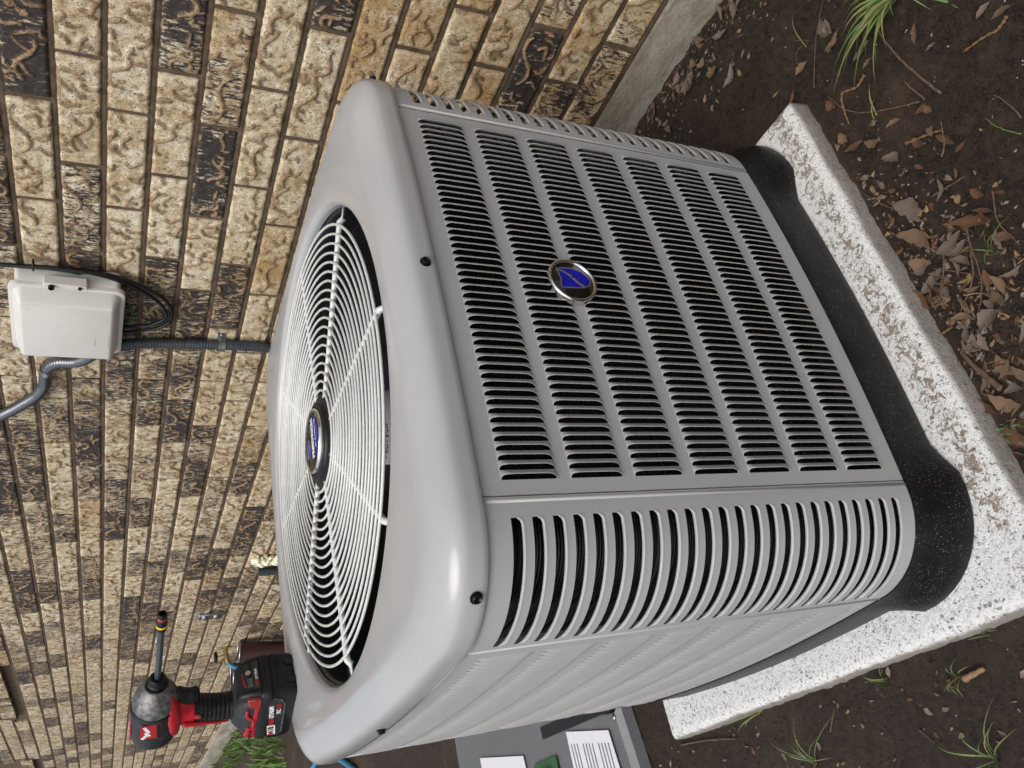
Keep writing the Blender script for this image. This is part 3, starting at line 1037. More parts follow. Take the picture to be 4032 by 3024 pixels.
# top deck round the fan orifice
NP = len(outline(0))
def circ_like(r, z, inset=-0.03):
    pts = outline(inset)
    out = []
    for x, y in pts:
        q = math.atan2(y, x)
        out.append((r * math.cos(q), r * math.sin(q), z + AZ))
    return out
mb = MB()
mb.loft([L3(outline(-0.045), HB - .012), circ_like(.318, HB - .012), circ_like(.318, .40)])
mb.build('fan_shroud', M_BLACKIN, ac)

# lid
mb = MB()
prof = [(-.012, HB - .0005), (.0035, HB + .0005), (.0048, HB + .002), (.0050, HB + .008), (.0046, HB + .017)]
cz, cr_z, cr_x = HB + .019, (ZL - HB - .019) / math.sin(R(66)), .036 / (1 - math.cos(R(66)))
for k in range(1, 9):
    q = R(66) * k / 8
    prof.append((.0046 - cr_x * (1 - math.cos(q)), cz + cr_z * math.sin(q)))
loops = [L3(outline(o_, b=BOW * (1 if o_ > -.02 else 1)), z) for o_, z in prof]
def blend(t, z):
    a = outline(-.0314); out = []
    for x, y in a:
        q = math.atan2(y, x)
        cx_, cy_ = .337 * math.cos(q), .337 * math.sin(q)
        out.append((x * (1 - t) + cx_ * t, y * (1 - t) + cy_ * t, z + AZ))
    return out
loops += [blend(.25, ZL + .0002), blend(.6, ZL + .0002), blend(1.0, ZL)]
for r, z in [(.3345, ZL - .0004), (.331, ZL - .002), (.3285, ZL - .005), (.327, ZL - .009), (.3265, ZL - .014), (.3275, ZL - .0145), (.3285, ZL - .009)]:
    loops.append(circ_like(r, z, -.0314))
mb.loft(loops)
mb.build('lid', M_LID, ac, True, 60)
# orifice ring under the lid
mb = MB()
lathe_pts = [(.331, ZL - .016), (.325, ZL - .0165), (.323, ZL - .020), (.322, ZL - .04), (.3195, ZL - .07), (.3185, HB - .13)]
loops = []
for r, z in lathe_pts:
    loops.append([(r * math.cos(2 * PI * k / 96), r * math.sin(2 * PI * k / 96), z + AZ) for k in range(96)])
mb.loft(loops)
mb.build('fan_orifice', M_VENTURI, ac, True)
# lid screws
def screw(loc, nrm, parent, r=.0045):
    mb = MB()
    lathe(mb, [(r * 1.35, 0), (r * 1.4, .0010), (r, .0014), (r, .0045), (r * .85, .005), (r * .5, .0035), (0, .0035)], 6 if False else 12)
    o = mb.build('screw', M_SCREW, parent, False)
    o.location = (loc[0], loc[1], loc[2] + AZ)
    o.rotation_euler = Vector(nrm).to_track_quat('Z', 'Y').to_euler()
screw((0.0, -(W2 + BOW + .0042), .5842), (0, -1, 0), ac)
screw((-A - (RC + .0045) * .707, -A - (RC + .0045) * .707, .583), (-.7, -.7, 0), ac)
screw((-(W2 + BOW + .0042), -.014, .5842), (-1, 0, 0), ac)
screw((0, W2 + BOW + .0042, .5842), (0, 1, 0), ac)
screw((A + (RC + .0045) * .707, -A - (RC + .0045) * .707, .583), (.7, -.7, 0), ac)

# fan guard
gd = MB(); sweep(gd, [(math.cos(q) * .302, math.sin(q) * .302, .615 + AZ) for q in [2 * PI * k / 128 for k in range(128)]], .0021, 8, closed=True)
guard = gd.build('fan_guard', M_WIRE, ac, True)
for n_ in range(1, 19):
    r = .302 - n_ * .01278
    seg = 110
    g_ = MB(); sweep(g_, [(math.cos(q) * r, math.sin(q) * r, .615 + AZ + .0004 * math.sin(q * 3 + n_)) for q in [2 * PI * k / seg for k in range(seg)]], .0019, 7, closed=True)
    g_.build('guard_ring', M_WIRE, guard, True)
sp_me = None
for k in range(8):
    q = k * PI / 4
    if sp_me is None:
        s_ = MB()
        path = [(.062, 0, .6118 + AZ), (.20, 0, .6114 + AZ), (.306, 0, .6112 + AZ), (.312, 0, .6060 + AZ), (.326, 0, .6045 + AZ)]
        sweep(s_, smooth_path(path[:3], 6)[:-1] + smooth_path(path[2:], 4), .0042, 9)
        sp_me = s_.mesh('guard_spoke', M_WIRE, True)
        c_ = MB(); c_.box(.310, .326, -.0125, -.004, .598 + AZ, .609 + AZ)
        c_.box(.312, .322, .0035, .009, .599 + AZ, .6075 + AZ)
        cl_me = c_.mesh('guard_clip', M_SCREW)
        w_ = MB()
        for n_ in range(0, 19):
            r = .302 - n_ * .01278
            # weld bead
            for (dx, dy) in ((0, 0),):
                lathe(w_, [(0, -.002), (.0021, -.001), (.0024, .0), (.0021, .0012), (0, .0024)], 6, 'Z', (r, 0, .6138 + AZ))
        wd_me = w_.mesh('weld_beads', M_WIRE, True)
    link('guard_spoke', sp_me, guard, (0, 0, 0), (0, 0, q))
    link('weld_beads', wd_me, guard, (0, 0, 0), (0, 0, q))
    link('guard_clip', cl_me, guard, (0, 0, 0), (0, 0, q))

# hub plate and badge
mb = MB()
lathe(mb, [(.0655, .608), (.0668, .6115), (.0655, .6145), (.060, .6165), (.0565, .6170), (.0555, .6195), (.0530, .6215), (.0505, .6218), (.0475, .6205), (.046, .6205), (.001, .6205)], 72, 'Z', (0, 0, AZ))
hub = mb.build('hub_plate', M_RUBBER, ac, True, 50)
mb = MB()
lathe(mb, [(.0455, .6205), (.0458, .6245), (.0445, .6262), (.0425, .6262), (.0412, .6250)], 72, 'Z', (0, 0, AZ))
badge = mb.build('badge', M_CHROME, ac, True, 50)
mb = MB(); lathe(mb, [(.0420, .6248), (.0415, .6252), (0, .6255)], 72, 'Z', (0, 0, AZ)); mb.build('badge_face', M_BADGE, badge, True)

def flat(pts, z0, th, m, name, parent, loc, rot, tri=False):
    """a thin raised shape from a 2d outline"""
    mb = MB(); n = len(pts)
    mb.v = [(x, y, z0) for x, y in pts] + [(x, y, z0 + th) for x, y in pts]
    mb.f = [tuple(range(n, 2 * n))] + [(i, (i + 1) % n, n + (i + 1) % n, n + i) for i in range(n)]
    return mb.build(name, m, parent, False, None, loc, rot)

def ribbon(pts, wd, z0, th, m, name, parent, loc, rot, closed=False):
    n = len(pts); Lp = []; Rp = []
    for i in range(n):
        a = Vector(pts[(i - 1) % n] if closed or i else pts[0]); b_ = Vector(pts[(i + 1) % n] if closed or i < n - 1 else pts[-1])
        t = (b_ - a).normalized(); nn = Vector((-t.y, t.x))
        ww = wd(i, n) if callable(wd) else wd
        Lp.append(Vector(pts[i]) + nn * ww / 2); Rp.append(Vector(pts[i]) - nn * ww / 2)
    mb = MB()
    mb.v = [(p.x, p.y, z0 + th) for p in Lp] + [(p.x, p.y, z0 + th) for p in Rp] + [(p.x, p.y, z0) for p in Lp] + [(p.x, p.y, z0) for p in Rp]
    m_ = n if closed else n - 1
    for i in range(m_):
        j = (i + 1) % n
        mb.f += [(n + i, n + j, j, i), (i, j, 2 * n + j, 2 * n + i), (n + j, n + i, 3 * n + i, 3 * n + j)]
    return mb.build(name, m, parent, False, None, loc, rot)

def shield_pts(sc=1.0):
    P = [(-.0132, .0199), (.017, .0194)]
    right = [(.0184, .010), (.0190, .001), (.0180, -.008), (.0140, -.0175), (.0080, -.0235), (.0017, -.0258)]
    left = [(-.0050, -.0232), (-.0095, -.0165), (-.0115, -.008), (-.0122, .004), (-.0126, .012)]
    top = [(-.0055, .0178), (.003, .0168), (.010, .0177)]
    return [(x * sc, y * sc) for x, y in ([P[0]] + top + [P[1]] + right + left)]
SLASH = [(.0148, .0172), (.0128, .0105), (.0095, .0045), (.0031, -.0015), (-.0030, -.0068), (-.0092, -.0140)]

def emblem_art(parent, loc, rot, sc):
    sh = shield_pts(sc)[::-1]
    flat(sh, .0003, .0003, M_BLUE, 'shield', parent, loc, rot)
    ribbon(sh, .0017 * sc, .0004, .0005, M_SILVER, 'shield_border', parent, loc, rot, True)
    sl = [(p.x, p.y) for p in smooth_path([(x * sc, y * sc, 0) for x, y in SLASH], 4)]
    ribbon(sl, lambda i, n: .0030 * sc * (.55 + .6 * i / n), .0005, .0005, M_SILVER, 'shield_slash', parent, loc, rot)
    ribbon([(.0031 * sc, -.0015 * sc), (.0060 * sc, -.0002 * sc), (.0095 * sc, .0004 * sc)], lambda i, n: .0014 * sc * (1.2 - i / n), .0005, .0005, M_SILVER, 'shield_slash', parent, loc, rot)

# art on the hub badge
zz = .6256 + AZ
ba = -R(4.8)
emblem_art(badge, (-.006, .0195, zz - .0002), (0, 0, ba + R(80)), .60)
t_ = text('badge_lettering', 'FRIEDRICH', .0145, M_WHITETXT, badge, (.0022, -.0085, zz), (0, 0, ba), .0003, 'CENTER', 0, 0.84, .0004)
arc_pts = [(math.cos(q) * .0350, math.sin(q) * .0350) for q in [R(207) + R(132) * k / 20 for k in range(21)]]
chord = [(.0312 - .0624 * k / 10, -.0165 - .003 * math.sin(PI * k / 10)) for k in range(11)]
flat(arc_pts + chord, .0, .0002, M_BLUE, 'badge_band', badge, (0, 0, zz - .0001), (0, 0, ba * .6))
text('badge_small_lettering', 'Air Conditioning', .0066, M_WHITETXT, badge, (.001, -.0222, zz + .0002), (0, 0, ba * .6), .0002, 'CENTER', .4, .95, 0)

# front emblem
em_y = -(W2 + BOW + .008)
eo = (-.0087, em_y, .408 + AZ)
mb = MB(); lathe(mb, [(.0305, 0.0072), (.0312, .002), (.0308, -.0012), (.0296, -.0026), (.0280, -.0026), (.0268, -.0012), (.0264, .0005)], 64, 'Y')
em = mb.build('emblem', M_CHROME, ac, True, 60, eo)
mb = MB(); lathe(mb, [(.0267, 0.0), (.0266, -.0002), (0, -.0004)], 64, 'Y'); mb.build('emblem_face', M_BADGE, em, True, None, (0, 0, 0))
emblem_art(em, (0, -.0002, 0), (PI / 2, 0, 0), .93)

# fan and motor inside
mb = MB(); lathe(mb, [(0, .56), (.05, .56), (.068, .553), (.072, .545), (.072, .45), (.06, .44), (0, .44)], 48, 'Z', (0, 0, AZ))
mot = mb.build('fan_motor', M_BLACKIN, ac, True, 40)
mb = MB()
for z in (.515, .550):
    pass
loops = []
for z in (.515, .549):
    loops.append([(.0735 * math.cos(q), .0735 * math.sin(q), z + AZ) for q in [R(215) + R(110) * k / 16 for k in range(17)]])
mb.loft(loops, False)
mb.build('motor_label', M_PAPER, mot, True)
for i, ch in enumerate('PROTECH'):
    q = R(224) + R(5.6) * i
    text('motor_lettering', ch, .010, M_INKBLK, mot, (.0738 * math.cos(q), .0738 * math.sin(q), .538 + AZ), (PI / 2, 0, q + PI / 2), .0002, 'CENTER', 0, .8, .0002)
for k in range(3):
    mb = MB(); loops = []
    for i in range(10):
        r = .05 + .25 * i / 9; wd = .16 * (.55 + .45 * i / 9)
        loops.append([(r * math.cos(a_), r * math.sin(a_), .43 + .05 * (a_ / (wd * 3.2)) + AZ) for a_ in [wd * 3.2 * j / 6 for j in range(7)]])
    mb.loft(loops, False)
    mb.build('fan_blade', M_VENTURI, ac, True, None, (0, 0, 0), (0, 0, k * 2 * PI / 3 + .4))

# ------------------------------------------------------------------ impact driver standing on the lid
dr = empty('impact_driver', (-.262, .335, ZL), R(-67), label='red and black cordless impact driver standing on the grey lid', cat='power tool')
def rrect(hx, hy, r, z, cx=0, cy=0, n=4):
    pts = []
    for (sx, sy, a0) in ((1, 1, 0), (-1, 1, 90), (-1, -1, 180), (1, -1, 270)):
        for k in range(n + 1):
            q = R(a0 + 90 * k / n)
            pts.append((cx + sx * (hx - r) + r * math.cos(q), cy + sy * (hy - r) + r * math.sin(q), z))
    return pts
def stack(name, secs, m, parent, smooth=True, ang=45):
    mb = MB(); mb.loft([rrect(*s) for s in secs], True, True, True)
    return mb.build(name, m, parent, smooth, ang)
bat = stack('battery', [(.052, .034, .008, .000, -.003), (.056, .0375, .010, .004, -.003), (.057, .0385, .010, .018, -.003), (.0575, .039, .010, .0195, -.003), (.0575, .039, .010, .034, -.003),
                        (.0555, .0375, .010, .0350, -.003), (.0555, .0375, .010, .0365, -.003), (.0570, .0385, .010, .0375, -.003), (.0565, .038, .010, .050, -.003), (.053, .036, .010, .054, -.003)], M_RUBBER, dr)
# front lip rising in front of the foot, with the fuel gauge
gf = stack('battery_front', [(.012, .035, .006, .052, .042), (.0115, .033, .006, .066, .040), (.009, .030, .006, .078, .036), (.005, .024, .004, .084, .033)], M_RUBBER, dr)
for yy in (-.016, .016):
    MB().box(.0525, .0552, yy - .004, yy + .004, .0015, .013).build('battery_notch', M_BLACKIN, bat)
gp = MB(); gp.add([(.0548, -.024, .053), (.0548, .024, .053), (.0475, .022, .079), (.0475, -.022, .079), (.0535, -.024, .053), (.0535, .024, .053), (.046, .022, .079), (.046, -.022, .079)],
                  [(0, 1, 2, 3), (0, 4, 5, 1), (1, 5, 6, 2), (2, 6, 7, 3), (3, 7, 4, 0)])
gauge = gp.build('fuel_gauge', M_RUBBER2, dr)
tl = math.atan2(.0073, .026)
def on_g(y, h, e=.0004): return (.0548 - (h - .053) * .0073 / .026 + e, y, h)
for k in range(4):
    mb = MB(); p = on_g(-.006 - .004 * k, .0665)
    mb.box(-.0003, .0003, -.0013, .0013, -.0035, .0035)
    mb.build('gauge_bar', M_CAST, gauge, False, None, p, (0, -tl, 0))
mb = MB(); lathe(mb, [(.004, 0), (.004, .0008), (.0025, .0010), (0, .0006)], 20, 'X'); mb.build('gauge_button', M_CHROME, gauge, True, 50, on_g(.006, .068), (0, -tl, 0))
text('gauge_lettering', 'RED', .0048, M_REDTXT, gauge, on_g(-.019, .0555), (PI / 2 , 0, PI / 2), .0002, 'LEFT', 0, 1, .0001)
text('gauge_lettering', 'LITHIUM', .0048, M_WHITETXT, gauge, on_g(-.0085, .0555), (PI / 2, 0, PI / 2), .0002, 'LEFT', 0, 1, .0001)
ribbon([(-.012, -.002), (-.008, .002), (-.009, -.001), (-.003, .003), (-.004, 0), (.004, .003), (.012, .002)], .0016, 0, .0002, M_REDTXT, 'gauge_mark', gauge, on_g(-.006, .0735), (PI / 2 - 0, 0, PI / 2))
# side label of the battery (visible -y side)
ys = -.0394
sl = flat([(-.050, .020), (.006, .0415), (.036, .0415), (.044, .034), (.040, .023), (.028, .016), (-.040, .014)][::-1], 0, .0006, M_RUBBER2, 'battery_label', bat, (0, -.0385, 0), (PI / 2, 0, 0))
ribbon([(-.046, .021), (-.040, .0145), (.027, .0165), (.040, .024), (.043, .034)], .0022, .0006, .0005, M_CAST, 'label_edge', bat, (0, -.0385, 0), (PI / 2, 0, 0))
flat([(-.0445, .0225), (-.0445, .0345), (-.0215, .0375), (-.0215, .0255)][::-1], .0006, .0005, M_WHITETXT, 'badge_plate', bat, (0, -.0387, 0), (PI / 2, 0, 0))
text('label_lettering', 'M', .0115, M_REDTXT, bat, (-.0435, -.0400, .0255), (PI / 2, -R(7), 0), .0003, 'LEFT', 0, .95, .0004)
text('label_lettering', '18', .0115, M_INKBLK, bat, (-.0345, -.0400, .0265), (PI / 2, -R(7), 0), .0003, 'LEFT', 0, .95, .0004)
text('label_lettering', 'RED', .0090, M_REDTXT, bat, (-.0195, -.0395, .0285), (PI / 2, -R(5), 0), .0003, 'LEFT', 0, .92, .0003)
text('label_lettering', 'LITHIUM', .0090, M_WHITETXT, bat, (-.0025, -.0395, .030), (PI / 2, -R(5), 0), .0003, 'LEFT', 0, .84, .0003)
text('label_lettering', 'XC', .0085, M_WHITETXT, bat, (.006, -.0395, .0205), (PI / 2, -R(5), 0), .0003, 'LEFT', 0, .95, .0002)
text('label_lettering', '5.0', .0085, M_REDTXT, bat, (.019, -.0395, .0215), (PI / 2, -R(5), 0), .0003, 'LEFT', 0, .95, .0003)
# release tab
rt = MB(); rt.add([(.020, -.0405, .052), (.046, -.0405, .052), (.044, -.038, .072), (.030, -.0385, .068), (.020, -.034, .052), (.046, -.034, .052), (.044, -.030, .072), (.030, -.030, .068)],
                  [(0, 1, 2, 3), (4, 7, 6, 5), (0, 4, 5, 1), (1, 5, 6, 2), (2, 6, 7, 3), (3, 7, 4, 0)])
bevel(rt.build('release_tab', M_REDLENS, dr), .0015)
# foot of the tool above the battery
ft = stack('tool_foot', [(.049, .036, .012, .053, -.006), (.049, .0365, .014, .060, -.006), (.044, .034, .014, .070, -.006), (.034, .028, .014, .078, -.008), (.024, .021, .012, .086, -.012)], M_RUBBER2, dr)
rb = MB(); rb.loft([rrect(.0510, .0375, .012, .0535, -.006), rrect(.0512, .0378, .012, .0565, -.006), rrect(.0505, .0372, .012, .0595, -.006)], True)
rb.build('red_band', M_RED, dr, True, 40)
rp = MB(); rp.add([(-.052, -.0372, .056), (-.028, -.0382, .056), (-.022, -.0376, .066), (-.046, -.036, .069), (-.052, -.02, .056), (-.028, -.02, .056), (-.022, -.02, .066), (-.046, -.02, .069)],
                  [(0, 1, 2, 3), (4, 7, 6, 5), (0, 4, 5, 1), (1, 5, 6, 2), (2, 6, 7, 3), (3, 7, 4, 0)])
rpo = bevel(rp.build('foot_inset', M_RED, dr), .0015)
for xx in (-.046, -.039, -.032):
    mb = MB(); lathe(mb, [(.0022, -.0385), (.0022, -.0360)], 12, 'Y', (xx, 0, .0605)); mb.build('socket_hole', M_BLACKIN, rpo)
mb = MB(); sweep(mb, smooth_path([(-.024, -.0372, .058), (-.006, -.0372, .0585), (.004, -.0362, .068), (.018, -.0355, .069)], 3), .0026, 8); mb.build('foot_stripe', M_RED, dr, True)
hk = MB(); hk.box(.002, .016, .030, .040, .064, .074); bevel(hk.build('belt_clip', M_CAST, dr), .002)

# handle: elliptical sections along the grip
def ell(cx, z, rx, ry, n=28, cy=0, tilt=0.0, pw=2.3):
    pts = []
    for k in range(n):
        q = 2 * PI * k / n
        c, s_ = math.cos(q), math.sin(q)
        x = rx * math.copysign(abs(c) ** (2 / pw), c); y = ry * math.copysign(abs(s_) ** (2 / pw), s_)
        pts.append((cx + x * math.cos(tilt), cy + y, z + x * math.sin(tilt)))
    return pts
HS = [(-.013, .076, .024, .022), (-.0145, .084, .0195, .0185), (-.0145, .095, .0185, .0175), (-.013, .110, .0190, .0175), (-.010, .125, .0195, .0175), (-.007, .138, .0205, .0175), (-.005, .150, .024, .018), (-.004, .160, .029, .019), (-.004, .170, .034, .020)]
def hs(z):
    for a, b_ in zip(HS, HS[1:]):
        if a[1] <= z <= b_[1]:
            t = (z - a[1]) / (b_[1] - a[1]); return [a[i] + (b_[i] - a[i]) * t for i in range(4)]
    return HS[-1]
mb = MB(); mb.loft([ell(h[0], h[1], h[2], h[3]) for h in HS], True, True, True)
mb.build('handle', M_RED, dr, True, 60)
# rubber grip with ribs
mb = MB(); loops = []
z = .077
while z < .141:
    h = hs(z); k = .0010 + .0009 * (0.5 + 0.5 * math.sin((z - .085) / .0062 * 2 * PI)) * (1 if .085 < z < .135 else 0)
    fade = sstep(.141, .130, z)
    loops.append(ell(h[0] + .0015 , h[1], h[2] - .0005 + k, h[3] + k))
    z += .00155
mb.loft(loops, True, True, True)
mb.build('grip', M_RUBBER, dr, True, 80)
# red spine behind and the swoosh in front of the grip
mb = MB(); sweep(mb, smooth_path([(-.030, -.0140, .090), (-.0285, -.0150, .105), (-.024, -.0165, .122), (-.020, -.0180, .140), (-.016, -.0190, .155)], 6), lambda i, n: .0012 + .0035 * i / n, 10)
mb.build('grip_flash', M_RED, dr, True)
for (xx, zz_) in ((-.002, .1365),):
    mb = MB(); lathe(mb, [(.0048, -.0200), (.0048, -.0186), (.003, -.0182)], 16, 'Y', (xx, 0, zz_)); mb.build('grip_screw', M_RED, dr, True, 50)
    mb = MB(); lathe(mb, [(.0026, -.0203), (.0026, -.019), (0, -.0190)], 12, 'Y', (xx, 0, zz_)); mb.build('grip_screw', M_CAST, dr, True, 50)
# trigger
mb = MB(); mb.loft([ell(.022, .134, .010, .009, 20), ell(.0265, .139, .0125, .0105, 20), ell(.0235, .147, .0125, .011, 20), ell(.0255, .155, .013, .011, 20), ell(.030, .161, .0145, .0105, 20), ell(.029, .166, .014, .010, 20)], True, True, True)
mb.build('trigger', M_RUBBER, dr, True, 70)
# motor housing along x at z = .193
ZA = .193
def ellx(x, ry, rz, dz=0, n=32, pw=2.4):
    pts = []
    for k in range(n):
        q = 2 * PI * k / n; c, s_ = math.cos(q), math.sin(q)
        pts.append((x, ry * math.copysign(abs(c) ** (2 / pw), c), ZA + dz + rz * math.copysign(abs(s_) ** (2 / pw), s_)))
    return pts
mb = MB()
mb.loft([ellx(-.062, .012, .013), ellx(-.0605, .020, .020), ellx(-.056, .026, .0265), ellx(-.046, .0295, .0305), ellx(-.028, .0305, .0315), ellx(-.005, .0308, .0318), ellx(.012, .0308, .0318), ellx(.0195, .0300, .0310)], True, True, True)
house = mb.build('motor_housing', M_RUBBER2, dr, True, 60)
# red lower jaw between housing and handle
mb = MB()
mb.loft([ellx(-.046, .014, .006, -.026), ellx(-.038, .0210, .0100, -.0255), ellx(-.020, .0265, .0130, -.0235), ellx(.004, .0290, .0150, -.0215), ellx(.022, .0270, .0140, -.0190), ellx(.036, .0225, .0110, -.0165), ellx(.047, .0175, .0075, -.0155)], True, True, True)
mb.build('red_jaw', M_RED, dr, True, 60)
# gear case nose in cast metal
mb = MB()
lathe(mb, [(.0290, .014), (.0312, .017), (.0312, .026), (.0300, .034), (.0270, .042), (.0232, .0495), (.0192, .0560), (.0180, .0585), (.0176, .0605), (.0155, .0610), (.0130, .0585)], 40, 'X', (0, 0, ZA))
mb.build('gear_case', M_CAST, dr, True, 50)
mb = MB()
lathe(mb, [(.0125, .056), (.0132, .060), (.0132, .066), (.0120, .0675), (.0112, .0680), (.0112, .0745), (.0098, .0760), (.0072, .0762), (.0060, .0740)], 32, 'X', (0, 0, ZA))
mb.build('collet', M_RUBBER, dr, True, 40)
mb = MB()
lathe(mb, [(.0050, .070), (.0050, .0745), (.0040, .076), (.0040, .177)], 6, 'X', (0, 0, ZA))
shf = MB(); lathe(shf, [(.0044, .072), (.0044, .180)], 8, 'X', (0, 0, ZA))
ext = shf.build('bit_holder', M_LIQ, dr, False)
mb = MB()
lathe(mb, [(.0045, .176), (.0066, .1775), (.0070, .179), (.0070, .1835)], 28, 'X', (0, 0, ZA)); mb.build('nut_socket', M_RUBBER, ext, True, 40)
mb = MB(); lathe(mb, [(.0071, .1835), (.0074, .184), (.0074, .1865), (.0071, .187)], 28, 'X', (0, 0, ZA)); mb.build('yellow_ring', M_YELLOW, ext, True, 40)
mb = MB(); lathe(mb, [(.0070, .187), (.0070, .197), (.0064, .1975)], 28, 'X', (0, 0, ZA)); mb.build('nut_socket', M_RUBBER, ext, True, 40)
mb = MB(); lathe(mb, [(.0066, .1970), (.0067, .1975), (.0067, .2015), (.0064, .202)], 28, 'X', (0, 0, ZA)); mb.build('red_ring', M_REDLENS, ext, True, 40)
mb = MB(); lathe(mb, [(.0064, .2015), (.0064, .207), (.0058, .2085), (.0042, .2085), (.0038, .206), (.0030, .203), (0, .203)], 6 * 4, 'X', (0, 0, ZA)); mb.build('nut_socket', M_RUBBER, ext, True, 40)
# rubber jaw line between gear case and housing
mb = MB(); sweep(mb, [(.0185 - .005 * math.cos(q), .0312 * math.sin(q), ZA + .0316 * math.cos(q)) for q in [2 * PI * k / 40 for k in range(40)]], .0018, 8, closed=True); mb.build('case_seal', M_RUBBER, dr, True)
# label and grille on the visible (-y) side of the housing
lb = flat([(-.030, -.013), (.001, -.011), (.003, .015), (-.026, .016)], 0, .0008, M_RED, 'side_label', house, (.008, -.0302, ZA + .004), (PI / 2 , 0, 0))
ribbon([(-.027, .013), (-.019, .007), (-.022, .003), (-.012, .009), (-.014, .004), (.000, .011)], lambda i, n: .0046, .0009, .0003, M_WHITETXT, 'label_mark', house, (.008, -.0302, ZA + .004), (PI / 2, 0, 0))
flat([(-.029, -.0125), (.0008, -.0105), (.0012, -.0050), (-.0285, -.0065)], .0009, .0003, M_RUBBER, 'label_strip', house, (.008, -.0302, ZA + .004), (PI / 2, 0, 0))
gr = flat([(-.056, -.016), (-.033, -.014), (-.033, .008), (-.050, .006), (-.056, .000)], 0, .0010, M_RED, 'vent_grille', house, (0, -.0292, ZA + .001), (PI / 2, 0, R(-6)))
for k in range(4):
    x = -.0525 + k * .0052
    flat([(x, -.0125), (x + .0028, -.0125), (x + .0028, .0035), (x, .0020)], .0011, .0002, M_BLACKIN, 'vent_slot', gr, (0, 0, 0), (0, 0, 0))
for k in range(3):
    mb = MB(); mb.box(-.05 + k * .014, -.042 + k * .014, -.012, .012, ZA + .0308, ZA + .0322); bevel(mb.build('top_vent', M_RED, house), .001)

# ------------------------------------------------------------------ white utility box on the wall
ub = empty('utility_box', (XW, .620, .974), label='off-white plastic utility box mounted on the brick wall', cat='utility box')
ub.rotation_euler = (R(1.5), 0, 0)
def rbox(x0, x1, hy, hz, r, name, m, parent, cy=0, cz=0, taper=0.0, n=5, rim=None):
    mb = MB()
    def rr(x, dy):
        return [(x, cy + p[0], cz + p[1]) for p in [(q[0], q[1]) for q in rrect(hy + dy, hz + dy, max(.001, r + dy), 0, 0, 0, n)]]
    loops = [rr(x0, 0), rr(x1 + .004, -taper * .8), rr(x1 + .001, -taper - .001), rr(x1, -taper - .004)]
    mb.loft(loops, True, True, True)
    return mb.build(name, m, parent, True, 50)
rbox(-.004, -.046, .112, .100, .012, 'box_base', M_BOX, ub, -.002, 0.000, .004)
cov = rbox(-.042, -.054, .118, .109, .020, 'box_cover', M_BOX, ub, .008, 0, 0)
rbox(-.052, -.088, .110, .101, .020, 'cover_dome', M_BOX, cov, .006, 0, .015)
mb = MB()
sweep(mb, [(-.0885, .030 + a, -.066 + b_) for a, b_ in [(-.016, -.013), (.016, -.013), (.016, .013), (-.016, .013)]], .0006, 4, closed=True)
mb.build('cover_mark', M_BOX, cov)
mb = MB(); mb.box(-.058, -.034, -.124, -.112, -.035, .045); lt_ = bevel(mb.build('latch', M_BOX, ub), .002)
mb = MB(); lathe(mb, [(.006, 0), (.006, .006), (.004, .0065), (.0035, .003), (0, .003)], 16, 'Z'); mb.build('latch_screw', M_SCREW, lt_, True, 50, (-.0595, -.118, .030), (0, R(-90), 0))
mb = MB(); lathe(mb, [(.004, 0), (.004, .003), (.0025, .0035), (0, .001)], 12, 'Z'); mb.build('latch_screw', M_SCREW, lt_, True, 50, (-.0585, -.118, -.022), (0, R(-90), 0))

# cables
def cable(name, pts, r, m, label, cat='cable', group=None, seg=8, parent=None):
    mb = MB(); sweep(mb, smooth_path(pts, 8), r, seg)
    o = mb.build(name, m, parent, True)
    if not parent: tag(o, label, cat, group)
    return o
xc = XW - .012
cable('black_cable', [(xc, .488, 1.35), (xc - .002, .494, 1.20), (xc - .004, .496, 1.10), (xc - .006, .490, 1.00), (xc - .006, .493, .93), (xc - .006, .507, .875), (xc - .006, .535, .825), (xc - .004, .575, .782), (xc - .004, .620, .764), (xc - .004, .655, .766), (xc - .006, .683, .79), (xc - .008, .694, .83), (xc - .02, .690, .870)], .0042, M_WIREBLK,
           'outer black cable curving down beside the white utility box and back up into it', 'cable', 'black cables round the utility box')
cable('black_cable', [(xc - .006, .480, 1.35), (xc - .010, .486, 1.20), (xc - .012, .487, 1.10), (xc - .014, .484, 1.00), (xc - .014, .489, .93), (xc - .012, .512, .872), (xc - .010, .545, .828), (xc - .008, .585, .792), (xc - .008, .625, .776), (xc - .008, .650, .784), (xc - .010, .670, .812), (xc - .010, .675, .84), (xc - .02, .673, .875)], .0042, M_WIREBLK,
      'inner black cable looping below the white utility box', 'cable', 'black cables round the utility box')
cable('green_wire', [(xc - .004, .472, 1.35), (xc - .008, .480, 1.20), (xc - .012, .487, 1.13), (xc - .012, .490, 1.05), (xc - .01, .492, 1.0), (xc - .006, .505, .95)], .0026, M_WIREGRN, 'thin green wire tied along the black cables above the utility box', 'wire')
cable('ground_wire', [(xc - .02, .600, .878), (xc - .012, .607, .855), (xc - .008, .630, .845), (xc - .008, .655, .850), (xc - .012, .672, .870), (xc - .02, .675, .885)], .0022, M_WIREGRN, 'short green wire loop under the white utility box', 'wire')
for (y, z, tg) in ((.489, 1.145, 'black cable tie round the cables near the top of the utility box'), (.487, 1.035, 'black cable tie round the cables beside the box latch'), (.640, .768, 'black cable tie at the lowest bend of the looped cables')):
    mb = MB(); sweep(mb, [(xc - .006 + .011 * math.cos(q), y + .013 * math.sin(q), z) for q in [2 * PI * k / 16 for k in range(16)]], .0018, 6, closed=True)
    tag(mb.build('cable_tie', M_WIREBLK, None, True), tg, 'cable tie')

